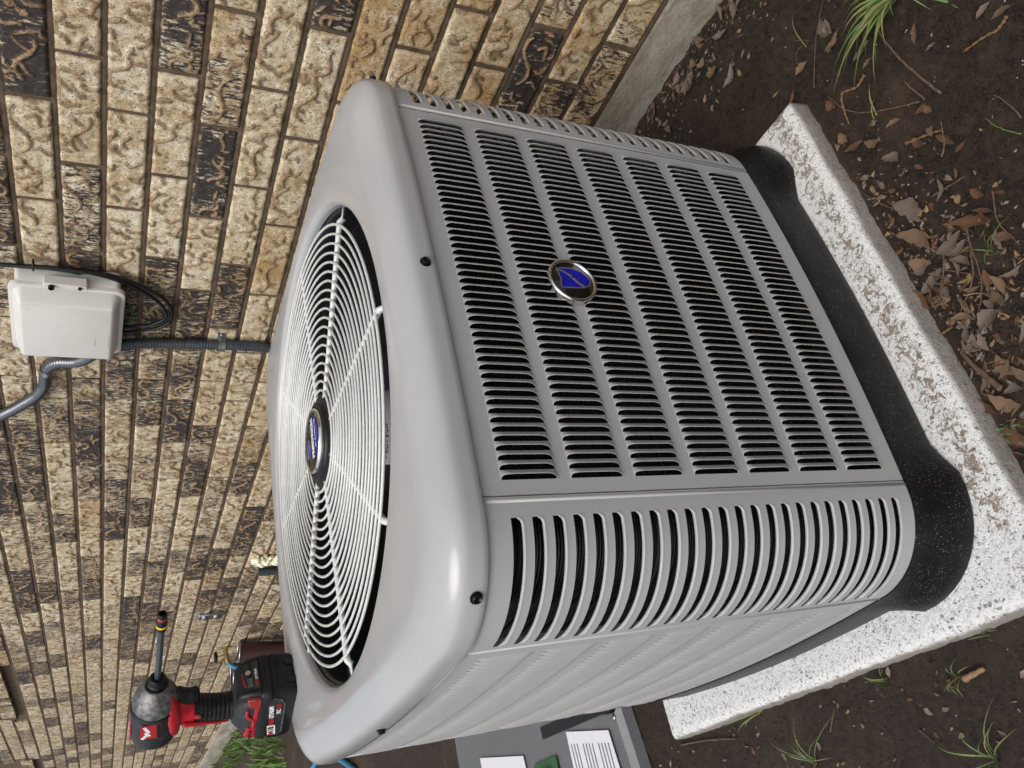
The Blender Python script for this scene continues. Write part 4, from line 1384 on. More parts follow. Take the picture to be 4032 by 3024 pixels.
# flexible conduits
def flex(name, pts, r, m, label, step=.0022, amp=.055):
    path = resample(smooth_path(pts, 14), step)
    mb = MB(); sweep(mb, path, lambda i, n: r * (1 + amp * math.sin(i * PI / 1.25 * .8)), 14)
    return tag(mb.build(name, m, None, True), label, 'conduit')
XC = XW - .016
flex('lower_conduit', [(XC - .014, .744, .95), (XC - .010, .746, .88), (XC - .002, .748, .80), (XC, .746, .70), (XC, .744, .62), (XC, .746, .54), (XC - .004, .752, .44), (XC - .06, .72, .30), (XC - .16, .60, .20), (XC - .28, .46, .16)], .0128, M_LIQ,
     'straight dark grey ribbed conduit running down the bricks behind the fan lid')
flex('upper_conduit', [(XC - .03, .735, .92), (XC - .03, .770, .932), (XC - .020, .812, .962), (XC - .008, .835, 1.000), (XC - .002, .865, 1.022), (XC, .905, 1.032), (XC, .955, 1.037), (XC, 1.005, 1.058), (XC, 1.050, 1.092), (XC, 1.088, 1.125), (XC, 1.125, 1.165), (XC, 1.16, 1.25)], .0140, M_GREYALU,
     'silver ribbed conduit bending away up the wall past the utility box')
def strap(y, z, vertical, label):
    e = empty('conduit_strap', (XW, y, z), label=label, cat='strap')
    mb = MB(); prof = []
    for k in range(13):
        q = PI * k / 12
        prof.append((-.016 - .0155 * math.sin(q) * 1.0, .0155 * math.cos(q)))
    prof = [(-.0025, .0160), (-.012, .0157)] + prof[1:-1] + [(-.012, -.0157), (-.0025, -.0160), (-.0022, -.032)]
    wd = .009
    lo = [[(x, u, v_) for x, u in prof] if vertical else [(x, v_, u) for x, u in prof] for v_ in (-wd, wd)]
    lo2 = [[(x - .0012, u, v_) for x, u in prof] if vertical else [(x - .0012, v_, u) for x, u in prof] for v_ in (wd, -wd)]
    mb.loft([lo[0], lo[1], lo2[0], lo2[1], lo[0]], False)
    mb.build('strap_band', M_ALU, e, True, 50)
    mb = MB(); lathe(mb, [(.0048, .0), (.0045, .002), (.003, .0028), (0, .0018)], 12, 'X')
    mb.build('strap_screw', M_ALU, e, True, 50, (-.0035, -.024, 0) if vertical else (-.0035, 0, -.024), (0, 0, PI))
strap(.745, .642, True, 'one-hole metal strap holding the dark straight conduit to the wall')
strap(.885, 1.028, False, 'metal strap round the silver conduit beyond the utility box')

# ------------------------------------------------------------------ things further along the wall
# foam-stuffed stub and clip
fm = MB()
pts = []
for k in range(150):
    c = Vector((XW - .012 + random.uniform(-.012, .008), 2.285 + random.uniform(-.030, .030), .200 + .150 * k / 150))
    q_ = random.uniform(.005, .016); lathe(fm, [(0, -q_), (q_ * .8, -q_ * .6), (q_, 0), (q_ * .8, q_ * .6), (0, q_)], 6, 'Z', tuple(c))
tag(fm.build('foam_sealant', M_FOAM, None, True), 'lumpy pale yellow foam strip stuck on the far bricks', 'foam')
e = empty('pipe_stub', (XW, 2.40, .27), label='short dark pipe stub beside the yellow foam on the wall', cat='pipe')
mb = MB(); sweep(mb, [(-.022, 0, -.05), (-.022, 0, .045)], .017, 12); mb.build('pipe', M_LIQ, e, True, 50)
mb = MB(); mb.box(-.022, -.001, -.004, .004, -.02, .02); mb.build('bracket', M_ALU, e)
# outlet plate
e = empty('outlet_cover', (XW, 2.985, .447), label='weathered grey metal outlet cover on the far bricks', cat='outlet cover')
mb = MB(); mb.box(-.016, -.001, -.032, .032, -.052, .056); bevel(mb.build('plate', M_ALU, e), .003)
for z in (-.026, .026):
    mb = MB(); lathe(mb, [(.018, -.016), (.018, -.021), (.012, -.024), (0, -.024)], 20, 'X', (0, 0, z)); mb.build('flap', M_ALU, e, True, 50)
# tap with blue hose between two brown pots
e = empty('garden_tap', (XW, 3.58, .315), label='brass tap with a dark blue hose tail above the brown pots', cat='tap')
mb = MB(); sweep(mb, [(-.002, 0, .0), (-.05, 0, 0), (-.09, 0, -.012)], .013, 12); mb.build('spout', M_BRASS, e, True, 60)
mb = MB(); lathe(mb, [(.010, .0), (.012, .02), (.006, .03), (.006, .045)], 12, 'Z', (-.05, 0, .0)); mb.build('stem', M_BRASS, e, True, 60)
mb = MB(); lathe(mb, [(.0, .045), (.026, .045), (.030, .052), (.026, .060), (0, .060)], 14, 'Z', (-.05, 0, 0)); mb.build('handwheel', M_SCREW, e, True, 60)
mb = MB(); sweep(mb, smooth_path([(-.09, 0, -.012), (-.115, 0, -.05), (-.12, .01, -.14), (-.12, .02, -.28), (-.11, .04, -.36)], 8), .011, 10); mb.build('hose_tail', M_BLUEHOSE, e, True)
def pot(loc, r, h, label, tilt=0):
    e = empty('brown_pot', loc, label=label, cat='pot')
    e.rotation_euler = (0, tilt, 0)
    mb = MB(); lathe(mb, [(r * .78, 0), (r * .97, h * .8), (r, h - .012), (r * 1.04, h - .010), (r * 1.04, h), (r * .96, h), (r * .94, h - .02), (0, h - .03)], 32)
    mb.build('pot_body', M_BROWNMET, e, True, 40)
    mb = MB(); sweep(mb, [(r * 1.0 * math.cos(q), r * 1.0 * math.sin(q), h + .001) for q in [2 * PI * k / 40 for k in range(40)]], .004, 8, closed=True); mb.build('pot_rim', M_ALU, e, True)
pot((.60, 3.80, gz(0, 3.8) - .005), .062, .345, 'round brown pot with pale metal rim behind the driver battery')
pot((.615, 3.49, gz(0, 3.5) - .005), .052, .355, 'narrow dark brown pot close against the wall behind the driver', R(4))

# grey equipment cover lying on the soil beyond the unit
cab = empty('metal_cover', (-.62, 1.02, GZ), label='dark grey sheet-metal cover with paper labels lying on the soil', cat='metal cover')
TZ = .030
mb = MB(); mb.add([(.270, -.46, TZ), (.425, .50, TZ), (-.60, .52, TZ), (-.60, -.53, TZ)], [(0, 1, 2, 3)])
mb.v += [(x, y, 0.004) for x, y, z in mb.v[:4]]
mb.f += [(0, 4, 5, 1), (1, 5, 6, 2), (2, 6, 7, 3), (3, 7, 4, 0)]
bevel(mb.build('cover_sheet', M_CABINET, cab), .004)
mb = MB(); mb.add([(.290, -.475, TZ - .004), (.270, -.455, TZ + .002), (-.60, -.525, TZ + .002), (-.60, -.556, TZ - .004), (.290, -.475, 0), (-.60, -.556, 0)], [(0, 1, 2, 3), (0, 3, 5, 4)])
mb.build('cover_flange', M_CABEDGE, cab)
mb = MB(); mb.add([(.276, -.455, TZ + .003), (.300, -.43, TZ + .003), (.312, -.10, TZ + .003), (.283, -.10, TZ + .003)], [(0, 1, 2, 3)]); mb.build('cover_slot', M_BLACKIN, cab)
mb = MB(); lathe(mb, [(.007, 0), (.005, .003), (0, .004)], 10, 'Z', (.262, -.450, TZ + .002)); mb.build('cover_screw', M_ALU, cab, True)
def sheet(name, label, pts, cat='label'):
    o = flat([(x, y) for x, y in pts], 0, .0012, M_PAPER, name, None, (0, 0, GZ + TZ + .0045), (0, 0, 0))
    return o
lab1 = sheet('instruction_sheet', '', [(-.344, .789), (-.377, .602), (-.66, .575), (-.645, .80)][::-1])
tag(lab1, 'white printed instruction sheet on the grey cover, nearer the slab', 'paper label')
lab2 = sheet('rating_sheet', '', [(-.309, 1.33), (-.352, 1.045), (-.60, 1.03), (-.58, 1.34)][::-1])
tag(lab2, 'white data sheet with a barred box on the grey cover, farther from the slab', 'paper label')
mb = MB()
rr_ = random.Random(3)
for k in range(13):
    y = .612 + k * .0135
    x0 = -.392 - .003 * k * 0; L = rr_.choice([.10, .16, .2, .14, .22])
    if k in (4, 9): continue
    x0 = -.372 + (y - .602) * .17 - .03
    mb.box(x0 - L, x0, y, y + .0042, .0014, .0018)
mb.build('printed_lines', M_INK, lab1)
mb = MB(); mb.box(-.372, -.356, .758 - .04, .775 - .04, .0014, .0018); 
mb = MB()
for k in range(9):
    y = 1.075 + k * .028
    x0 = -.385 + (y - 1.045) * .13
    mb.box(x0 - rr_.uniform(.05, .16), x0, y, y + .007, .0014, .0018)
    mb.box(x0 - .20, x0 - .18, y, y + .012, .0014, .0018)
mb.build('printed_lines', M_INK, lab2)
pcb = empty('circuit_board', (-.43, .925, GZ + TZ + .0045), label='small green circuit board with a white relay on the grey cover', cat='circuit board')
mb = MB(); mb.box(-.10, .048, -.060, .068, 0, .002); mb.build('board', M_PCB, pcb)
mb = MB(); mb.box(-.07, .026, -.03, .036, .002, .022); bevel(mb.build('relay', M_PAPER, pcb), .003)

# blue hose beyond the unit
hp = [(-.12, 2.75, gz(0, 2.7) + .014), (-.03, 3.0, gz(0, 3) + .012), (.03, 3.3, gz(0, 3.3) + .013), (.0, 3.55, gz(0, 3.5) + .016), (-.12, 3.35, gz(0, 3.3) + .03), (-.20, 3.0, gz(0, 3) + .016), (-.26, 2.7, gz(0, 2.7) + .014), (-.4, 2.5, gz(0, 2.5) + .014), (-.8, 2.4, gz(0, 2.4) + .014)]
mb = MB(); sweep(mb, smooth_path(hp, 10), .013, 10); tag(mb.build('blue_hose', M_BLUEHOSE, None, True), 'bright blue hose lying on the soil beyond the unit', 'hose')

# lawn patch far along the wall
mb = MB()
for _ in range(5200):
    y = random.uniform(4.1, 9.5); x = random.uniform(-.9, .68)
    if noise.noise(Vector((x * 1.8, y * 1.1, 4))) + .25 * (x > .1) < .02: continue
    z = gz(x, y) - .006; h = random.uniform(.03, .11); q = random.uniform(0, PI); w_ = random.uniform(.004, .009)
    dx, dy = random.uniform(-.05, .05), random.uniform(-.05, .05)
    c, s_ = math.cos(q) * w_, math.sin(q) * w_
    mb.add([(x - c, y - s_, z), (x + c, y + s_, z), (x + dx * .4 + c * .6, y + dy * .4 + s_ * .6, z + h * .65), (x + dx * .4 - c * .6, y + dy * .4 - s_ * .6, z + h * .65), (x + dx, y + dy, z + h)], [(0, 1, 2, 3), (3, 2, 4)])
tag(mb.build('grass_patch', M_LAWN), 'patch of bright green grass along the far end of the wall', 'grass', kind='stuff')

# ------------------------------------------------------------------ leaves, twigs, grass on the soil
def leaf_mesh(kind, L=1.0, wd=0.30, curl=0.3, wavy=0.12, seed=0):
    rs = random.Random(seed)
    n = 12; mb = MB(); loops = []
    bend = rs.uniform(-.18, .18)
    for i in range(n + 1):
        t = i / n
        hw_ = wd * .5 * (math.sin(PI * min(1, t * 1.02)) ** .75) * (1 + wavy * math.sin(t * 21 + rs.uniform(-.4, .4)))
        if t in (0, 1): hw_ = .006
        cy = bend * math.sin(PI * t)
        zc = curl * (t - .5) ** 2 * .9 + .02 * math.sin(t * 9)
        row = []
        for u in (-1, -.5, 0, .5, 1):
            row.append((t - .5, cy + u * hw_ * (1 + .1 * rs.uniform(-1, 1)), zc + abs(u) ** 1.3 * hw_ * (curl * 1.3) + .015 * rs.uniform(-1, 1) - (.012 if u == 0 else 0)))
        loops.append(row)
    mb.loft(loops, False)
    o = len(mb.v)
    mb.loft([[(-.5 - .10 * k, bend * 0 + .012 * c, .012 * s_ + curl * .22) for c, s_ in ((1, 0), (-.5, .87), (-.5, -.87))] for k in (0, 1, 2)], True)
    return mb.mesh('fallen_leaf', M_LEAF[kind], True)
LV = {}
for kd in range(4):
    LV[kd] = [leaf_mesh(kd, wd=wd, curl=cu, seed=kd * 10 + j) for j, (wd, cu) in enumerate([(.30, .35), (.40, .2), (.24, .6), (.5, .3)])]
LEAVES = [
 # x0,y0,x1,y1,kind,variant,label
 (.244, -.724, .236, -.702, 2, 1, 'pinkish curled leaf at the top right of the bare soil'),
 (.214, -.738, .22, -.713, 0, 1, 'tan leaf lying against the long ochre catkin'),
 (.376, -.588, .358, -.572, 1, 0, 'slim rust-brown leaf among the roots of the big grass tuft'),
 (.423, -.549, .41, -.52, 2, 0, 'long dull leaf left of the big grass tuft, lower of the pair'),
 (.47, -.54, .428, -.537, 2, 1, 'wide dull leaf left of the big grass tuft, upper of the pair'),
 (.325, -.573, .323, -.555, 0, 3, 'olive-tan leaf under the tips of the big grass tuft'),
 (.339, -.481, .313, -.492, 1, 3, 'crumbled brown leaf beside the curved twig near the slab corner'),
 (.216, -.536, .208, -.56, 0, 0, 'small tan leaf on open soil in front of the curved twig'),
 (.228, -.499, .21, -.52, 0, 1, 'cupped tan leaf standing up on the open soil'),
 (.174, -.556, .152, -.565, 1, 3, 'round reddish brown leaf on the open soil'),
 (.309, -.443, .256, -.446, 0, 1, 'large tan leaf against the front edge of the slab'),
 (.274, -.474, .248, -.481, 0, 3, 'broken tan leaf just off the large leaf by the slab edge'),
 (.108, -.594, .11, -.607, 1, 1, 'small folded brown leaf near the short upright twig'),
 (.195, -.594, .183, -.597, 0, 3, 'tiny round leaf touching the knotted twig'),
 (.166, -.578, .152, -.580, 2, 3, 'tiny grey-brown leaf beyond the knotted twig'),
 (.033, -.539, -.004, -.586, 1, 2, 'large orange-brown arched leaf on top of the litter'),
 (.072, -.467, .021, -.497, 0, 0, 'light brown leaf pointing at the slab edge'),
 (.013, -.497, .013, -.544, 2, 1, 'broad grey-brown leaf beside the orange arched leaf'),
 (.112, -.488, .066, -.504, 2, 3, 'crumpled dark leaf under the thin forked twigs'),
 (-.009, -.509, -.034, -.529, 2, 0, 'thin leaf lying across the parallel twigs'),
 (-.022, -.452, -.007, -.485, 2, 1, 'grey-tan leaf held between the twigs by the slab'),
 (-.004, -.442, -.048, -.453, 1, 0, 'reddish brown leaf leaning on the slab side'),
 (-.062, -.542, -.093, -.542, 0, 0, 'pale tan leaf alone on dark soil right of the twigs'),
 (-.111, -.496, -.104, -.527, 2, 3, 'torn grey leaf in the middle of the litter pile'),
 (-.117, -.494, -.143, -.492, 2, 1, 'torn grey leaf just below the first torn leaf'),
 (-.153, -.497, -.187, -.504, 0, 1, 'tan leaf beyond the thick broken stick'),
 (-.191, -.463, -.222, -.49, 0, 1, 'wide veined tan leaf past the end of the thick stick'),
 (-.178, -.439, -.219, -.459, 1, 2, 'long curled brown leaf running along the slab'),
 (-.234, -.433, -.259, -.448, 3, 1, 'fresh green leaf lying beside the slab'),
 (.053, -.58, .032, -.59, 1, 3, 'flat reddish leaf pressed in the soil beyond the arched leaf'),
 (-.02, -.572, -.04, -.59, 1, 1, 'small reddish leaf beside the thin green sprig'),
 (.028, -.462, .006, -.488, 0, 3, 'bent light leaf next to the slab above the twigs'),
 (-.121, -.436, -.141, -.448, 2, 3, 'small dark leaf tucked against the slab side'),
 (.46, -.545, .424, -.545, 2, 1, 'grey leaf half buried left of the grass tuft'),
 (.421, -.55, .412, -.523, 0, 0, 'narrow leaf below the half buried grey leaf'),
 (.64, -.25, .645, -.30, 2, 1, 'large silvery leaf leaning on the concrete footing'),
 (.577, -.372, .562, -.33, 2, 0, 'pale split leaf on the litter beside the footing'),
 (.655, -.289, .645, -.324, 2, 2, 'dark curled leaf at the foot of the footing'),
 (.437, -.483, .434, -.458, 0, 3, 'tan leaf on the soil between slab corner and grass tuft'),
 (.417, -.441, .400, -.425, 1, 0, 'brown leaf behind the far corner of the slab'),
 (-.235, -.455, -.27, -.470, 1, 1, 'dark russet leaf under the green leaf by the slab'),
 (-.08, -.470, -.10, -.500, 0, 2, 'curled leaf below the short catkin'),
 (-.30, -.462, -.27, -.480, 0, 0, 'brown leaf near the slab end at the picture edge'),
 (.612, -.315, .600, -.345, 0, 3, 'small broken leaf in the litter by the footing'),
 (.655, -.365, .64, -.395, 2, 1, 'silvery leaf on the litter below the bottom brick course')]
for (x0, y0, x1, y1, kd, vr, lab) in LEAVES:
    L = max(.018, math.hypot(x1 - x0, y1 - y0)); cx, cy = (x0 + x1) / 2, (y0 + y1) / 2
    o = link('fallen_leaf', LV[kd][vr], None, (cx, cy, ground_at(cx, cy) + .0035 + L * .03), (random.uniform(-.25, .25), random.uniform(-.2, .2), math.atan2(y1 - y0, x1 - x0)))
    o.scale = (L, L * 1.1, L)
    tag(o, lab, 'leaf', 'dry leaves fallen on the soil')

LMK = [(.24, -.45, 'large tan leaf by the slab'), (.17, -.555, 'round reddish leaf'), (.015, -.565, 'orange arched leaf'), (.045, -.48, 'light leaf pointing at the slab'),
       (.013, -.52, 'broad grey-brown leaf'), (.09, -.495, 'forked twigs'), (-.03, -.45, 'russet leaf on the slab side'), (-.078, -.542, 'lone pale leaf'), (-.11, -.51, 'torn grey leaves'),
       (-.17, -.50, 'tan leaf past the stick'), (-.205, -.476, 'wide veined leaf'), (-.16, -.47, 'thick broken stick'), (-.2, -.45, 'long curled leaf'), (-.245, -.44, 'green leaf'), (-.09, -.455, 'short catkin'),
       (-.28, -.47, 'slab end'), (-.02, -.60, 'green sprig'), (.64, -.27, 'silvery leaf on the footing'), (.57, -.35, 'pale split leaf'), (.65, -.38, 'lowest brick course'), (.66, -.2, 'unit end of the footing'),
       (.66, -.45, 'top edge of the footing'), (.4, -.58, 'big grass tuft'), (.30, -.60, 'long straight twig'), (.28, -.52, 'curved twig'), (.21, -.715, 'long catkin'), (.13, -.6, 'short upright twig'), (.45, -.5, 'lone grass stem'), (.55, -.55, 'top litter')]
USED = set()
CN = {0: 'tan', 1: 'russet', 2: 'grey', 3: 'green'}; SN = ['slim', 'oval', 'curled', 'wide']
def extra_leaf(x, y, lab, kinds=(0, 1, 2, 2)):
    if -.45 < x < .385 and -.452 < y < .39: return
    L = random.uniform(.014, .034)
    kd, vr = random.choice(kinds), random.randrange(4)
    near_ = sorted(LMK, key=lambda m: (m[0] - x) ** 2 + (m[1] - y) ** 2)
    lab = None
    for m in near_[:4]:
        dx, dy = x - m[0], y - m[1]
        rt_, up_ = -.49 * dx - .87 * dy, .84 * dx - .54 * dy
        far_ = 'well ' if math.hypot(dx, dy) > .05 else 'just '
        dirn = ('right of' if rt_ > 0 else 'left of') if abs(rt_) > abs(up_) else ('above' if up_ > 0 else 'below')
        cand = 'small %s %s dry leaf %s%s the %s' % (SN[vr], CN[kd], far_, dirn, m[2])
        if cand not in USED:
            lab = cand; USED.add(cand); break
    if lab is None: return
    o = link('fallen_leaf', LV[kd][vr], None, (x, y, ground_at(x, y) + .003 + L * .06), (random.uniform(-.5, .5), random.uniform(-.4, .4), random.uniform(0, 6.28)))
    o.scale = (L, L * random.uniform(.8, 1.2), L)
    tag(o, lab, 'leaf', 'dry leaves fallen on the soil')
for _ in range(58):
    extra_leaf(random.gauss(-.09, .10), -.462 - abs(random.gauss(0, .055)), 'small crumpled dry leaf in the litter along the slab edge')
for _ in range(30):
    extra_leaf(.685 - abs(random.gauss(0, .035)), random.uniform(-.48, -.16), 'small dry leaf in the litter at the foot of the footing', (2, 2, 0))
for _ in range(16):
    extra_leaf(random.uniform(.1, .6), random.uniform(-.72, -.48), 'small dry leaf scattered on the open dark soil')

def twig(pts, r, m, label, name='twig', cat='twig', lift=.003, kn=.0):
    P = [(x, y, ground_at(x, y) + lift + r) for x, y in pts]
    sp = smooth_path(P, 8)
    sp = [Vector((p.x + random.uniform(-1, 1) * .0006, p.y + random.uniform(-1, 1) * .0006, max(p.z, ground_at(p.x, p.y) + r))) for p in sp]
    mb = MB(); sweep(mb, sp, lambda i, n: r * (1.15 - .5 * i / n) * (1 + kn * math.sin(i * 2.1)), 7)
    tag(mb.build(name, m, None, True), label, cat)
TW = [
 ([(.193, -.618), (.275, -.604), (.348, -.601), (.396, -.611)], .0018, M_TWIG, 'long straight brown twig pointing into the big grass tuft'),
 ([(.209, -.591), (.259, -.53), (.296, -.502), (.346, -.488)], .0012, M_TWIG, 'smoothly curved twig near the far slab corner'),
 ([(.206, -.598), (.252, -.591), (.175, -.601)][:1] + [(.23, -.594), (.252, -.591)], .0014, M_TWIG, 'short knotted twig between the two long twigs'),
 ([(.08, -.674), (.105, -.673), (.133, -.666)], .0012, M_TWIG, 'grey twig at the right edge of the bare soil'),
 ([(.063, -.664), (.093, -.648), (.116, -.643)], .0008, M_GRASS, 'thin bent green stalk near the right edge'),
 ([(.382, -.474), (.443, -.515), (.491, -.559)], .0008, M_TWIG, 'very thin brown stem left of the grass tuft'),
 ([(.118, -.574), (.132, -.587), (.158, -.599)], .0013, M_TWIG, 'short upright twig in the middle of the bare soil'),
 ([(.083, -.535), (.073, -.581)], .0011, M_TWIG, 'straight twig crossing above the orange arched leaf'),
 ([(.086, -.497), (.106, -.485), (.136, -.469), (.172, -.454)], .0010, M_TWIG, 'thin twig reaching from the litter to the slab edge'),
 ([(.023, -.55), (-.044, -.523), (-.083, -.476)], .0012, M_TWIG, 'left one of the two long parallel stems in the litter'),
 ([(.009, -.544), (-.058, -.528), (-.098, -.5)], .0012, M_TWIG, 'right one of the two long parallel stems in the litter'),
 ([(-.048, -.44), (-.12, -.441)], .0012, M_TWIG, 'reddish twig lying close along the slab side'),
 ([(-.001, -.484), (-.042, -.522)], .0011, M_TWIG, 'brown twig crossing the parallel stems'),
 ([(.005, -.507), (-.041, -.477), (-.052, -.458)], .0011, M_TWIG, 'bent twig under the broad grey leaf'),
 ([(-.193, -.48), (-.16, -.470), (-.127, -.461)], .0038, M_TWIG, 'thick broken stick in the leaf litter'),
 ([(-.06, -.5), (-.074, -.521), (-.103, -.534)], .0011, M_STRAW, 'pale straw-coloured stem with a bent end'),
 ([(-.157, -.438), (-.21, -.429)], .0011, M_TWIG, 'twig leaning on the slab below the thick stick'),
 ([(-.448, .402), (-.455, .32), (-.468, .24)], .0016, M_TWIG, 'brown twig near the rear corner of the slab'),
 ([(-.487, -.245), (-.482, -.281)], .0040, M_STRAW, 'short cut stick lying in front of the slab'),
 ([(-.527, -.139), (-.548, -.156)], .0010, M_TWIG, 'tiny dark twig on the open soil below the slab'),
 ([(-.50, .02), (-.47, -.01)], .0010, M_TWIG, 'little twig beside the dry grass stems'),
 ([(.03, -.60), (-.01, -.585), (-.05, -.590)], .0010, M_TWIG, 'twig at the far side of the orange leaf')]
for pts, r, m, lab in TW: twig(pts, r, m, lab, kn=.12)
for pts, lab in [([(.208, -.728), (.202, -.713), (.207, -.694), (.215, -.668)], 'long ochre catkin curling out from the tan leaf'),
                 ([(.314, -.552), (.312, -.532), (.322, -.51), (.296, -.498), (.273, -.494)], 'bent ochre catkin between grass tuft and slab corner'),
                 ([(-.083, -.436), (-.086, -.450), (-.087, -.466)], 'short ochre catkin beside the slab'),
                 ([(.175, -.545), (.160, -.575), (.150, -.592)], 'faded catkin pressed into the open soil')]:
    twig(pts, .0019, M_CATKIN, lab, 'catkin', 'catkin', .002, .5)

def blade(parent, base, tip, h, w_):
    b = Vector(base); t = Vector(tip)
    side = (t - b); side.z = 0; side = Vector((-side.y, side.x, 0)).normalized() if side.length > 1e-6 else Vector((1, 0, 0))
    mb = MB(); L = []; n = 8
    for i in range(n + 1):
        u = i / n
        p = b.lerp(t, u); p.z += h * math.sin(PI * min(1, u * .9 + .0)) * (1 - .25 * u)
        ww = w_ * (1 - u ** 2.2) * .5 + .0001
        L.append([p - side * ww, p + Vector((0, 0, -ww * .4)), p + side * ww])
    mb.loft([[tuple(q) for q in l] for l in L], False)
    return mb.build('grass_blade', M_GRASS, parent, True)
def tuft(base, tips, label, h=.03, w_=.003, extra=0, spread=.05, name='grass_tuft', cat='grass'):
    bz = ground_at(*base)
    e = empty(name, (base[0], base[1], bz), label=label, cat=cat, group='grass tufts growing in the soil')
    for tx, ty in tips:
        z = ground_at(tx, ty) + .004
        blade(e, (random.uniform(-.004, .004), random.uniform(-.004, .004), 0), (tx - base[0], ty - base[1], z - bz), h, w_)
    for _ in range(extra):
        q = random.uniform(0, 2 * PI); r = random.uniform(.3, 1) * spread
        blade(e, (random.uniform(-.006, .006), random.uniform(-.006, .006), 0), (math.cos(q) * r, math.sin(q) * r, random.uniform(.003, .02)), h * random.uniform(.5, 1.2), w_ * random.uniform(.6, 1))
tuft((.365, -.662), [(.330, -.500), (.30, -.53), (.345, -.52), (.28, -.56), (.364, -.516), (.406, -.568), (.30, -.575), (.33, -.57), (.35, -.56), (.375, -.545), (.395, -.555), (.42, -.58), (.44, -.575), (.31, -.60), (.345, -.53), (.36, -.57), (.385, -.575), (.41, -.59), (.37, -.59)], 'largest green grass tuft, hanging in from the top right edge', .04, .0048, 16, .09)
tuft((-.459, -.119), [(-.44, -.091), (-.433, -.141), (-.45, -.10)], 'small tuft beside the middle of the slab side', .02, .0016, 5, .025)
tuft((-.484, -.235), [(-.498, -.218), (-.474, -.264), (-.462, -.235), (-.46, -.25)], 'small pale tuft next to the cut stick', .02, .0016, 6, .03)
tuft((-.442, .16), [(-.461, .227), (-.445, .26), (-.458, .20)], 'bright green blades near the rear half of the slab', .02, .0026, 2, .03)
tuft((-.536, .079), [(-.464, .076), (-.484, .154), (-.476, -.016), (-.503, .121), (-.49, .10), (-.50, .04)], 'straggly tuft spreading toward the slab at the bottom edge', .025, .0015, 9, .06)
tuft((-.58, -.23), [(-.515, -.274), (-.551, -.162), (-.554, -.283), (-.54, -.26), (-.53, -.21)], 'yellow-green tuft at the bottom right corner', .03, .0020, 6, .05)
tuft((-.032, -.556), [(-.014, -.599), (-.019, -.541), (-.02, -.58)], 'thin green sprig beside the reddish leaves', .015, .0012, 4, .03)
tuft((-.24, -.459), [(-.234, -.441), (-.242, -.478), (-.26, -.455)], 'little green shoots by the slab end', .012, .003, 3, .02)
tuft((-.445, -.304), [(-.446, -.32), (-.434, -.293)], 'dried tuft just below the slab corner', .012, .0014, 5, .02)
tuft((.46, -.50), [(.52, -.515), (.44, -.47)], 'single grass stem between footing litter and tuft', .02, .0012, 1, .02)
tuft((.249, -.53), [(.294, -.551), (.27, -.545)], 'lone broad blade lying toward the curved twig', .008, .0026, 0)
tuft((.293, -.690), [(.321, -.674), (.27, -.695)], 'two short green blades beside the grey stick at the top edge', .006, .0030, 0)

# clods, crumbs and fine litter
mb = MB()
def clod(x, y, r):
    z = ground_at(x, y) + r * .25
    a = random.uniform(0, 6)
    vs = []
    for k in range(5):
        q = a + 2 * PI * k / 5; rr2 = r * random.uniform(.7, 1.2)
        vs.append((x + math.cos(q) * rr2, y + math.sin(q) * rr2, z + r * random.uniform(-.3, .2)))
    vs.append((x + random.uniform(-.3, .3) * r, y, z + r * random.uniform(.5, .9)))
    vs.append((x, y, z - r))
    mb.add(vs, [(k, (k + 1) % 5, 5) for k in range(5)] + [((k + 1) % 5, k, 6) for k in range(5)])
n_ = 0
while n_ < 20000:
    if random.random() < .88: x = random.uniform(-.3, .70); y = random.uniform(-.85, -.30)
    else: x = random.uniform(-.72, -.43); y = random.uniform(-.45, .7)
    if -.445 < x < .385 and -.455 < y < .38: continue
    if noise.noise(Vector((x * 11, y * 11, 7))) < random.uniform(-.5, .3): continue
    clod(x, y, (random.choice([.0010, .0014, .0018, .0024, .0030]) if x > -.42 else random.choice([.0008, .0010, .0014])) * random.uniform(.8, 1.3)); n_ += 1
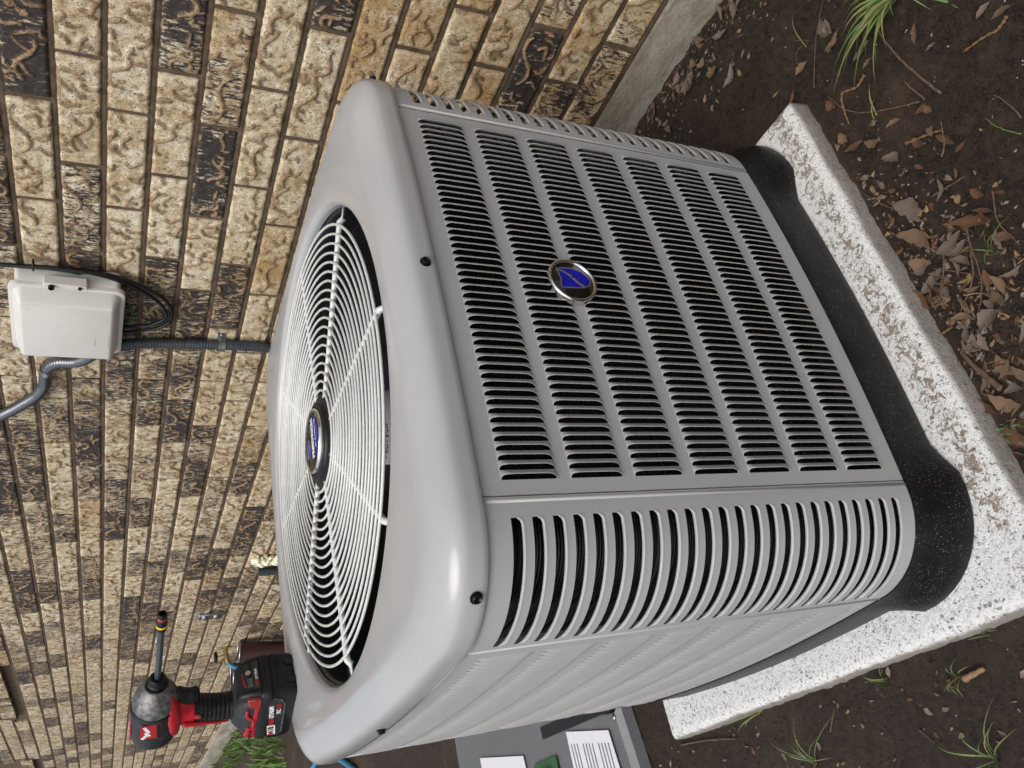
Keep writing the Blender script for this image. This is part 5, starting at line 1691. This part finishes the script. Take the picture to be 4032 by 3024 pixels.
tag(mb.build('soil_crumbs', M_SOIL, None, True), 'fine crumbs of dark soil scattered over the ground', 'soil crumbs', kind='stuff')

bits = [MB(), MB(), MB()]
def chip(x, y, L, wd, which):
    z = ground_at(x, y) + .0015; q = random.uniform(0, PI)
    c, s_ = math.cos(q), math.sin(q); t1, t2, t3 = [random.uniform(-.0015, .003) for _ in range(3)]
    pts = [(-L, 0, t1), (-L * .3, wd, t2), (L * .4, wd * .8, t3), (L, 0, t1), (L * .3, -wd, t2), (-L * .4, -wd * .7, t3)]
    bits[which].add([(x + a * c - b_ * s_, y + a * s_ + b_ * c, z + h) for a, b_, h in pts], [(0, 1, 2, 3), (0, 3, 4, 5)])
for _ in range(1700):
    r_ = random.random()
    if r_ < .45: x = random.gauss(-.05, .13); y = -.455 - abs(random.gauss(0, .07))
    elif r_ < .75: x = .71 - abs(random.gauss(0, .06)); y = random.uniform(-.5, -.05)
    elif r_ < .80: x = random.uniform(-.3, .66); y = random.uniform(-.8, -.32)
    else: x = random.uniform(-.72, -.445); y = random.uniform(-.42, .6)
    if -.445 < x < .385 and -.45 < y < .38: continue
    if x > .692: continue
    L = random.choice([.002, .003, .004, .007]) * random.uniform(.7, 1.3)
    chip(x, y, L, L * random.uniform(.15, .6), random.choice([0, 0, 1, 2]))
for b_, m_, nm, lb_ in zip(bits, (M_LEAF[2], M_LEAF[1], M_STRAW), ('leaf_litter', 'bark_litter', 'straw_litter'),
                           ('tiny grey leaf fragments strewn along the slab and footing', 'tiny brown bark and leaf fragments strewn on the soil', 'pale bits of straw strewn on the soil')):
    tag(b_.build(nm, m_), lb_, 'litter', kind='stuff')
# pale grit
mb = MB()
for _ in range(160):
    x = random.uniform(-.3, .68) if random.random() < .7 else random.uniform(-.7, -.445); y = random.uniform(-.8, -.46) if x > -.3 else random.uniform(-.4, .6)
    clod(x, y, random.uniform(.0007, .0013))
tag(mb.build('pale_grit', M_PAD), 'scattered white grit grains on the dark soil', 'grit', kind='stuff')
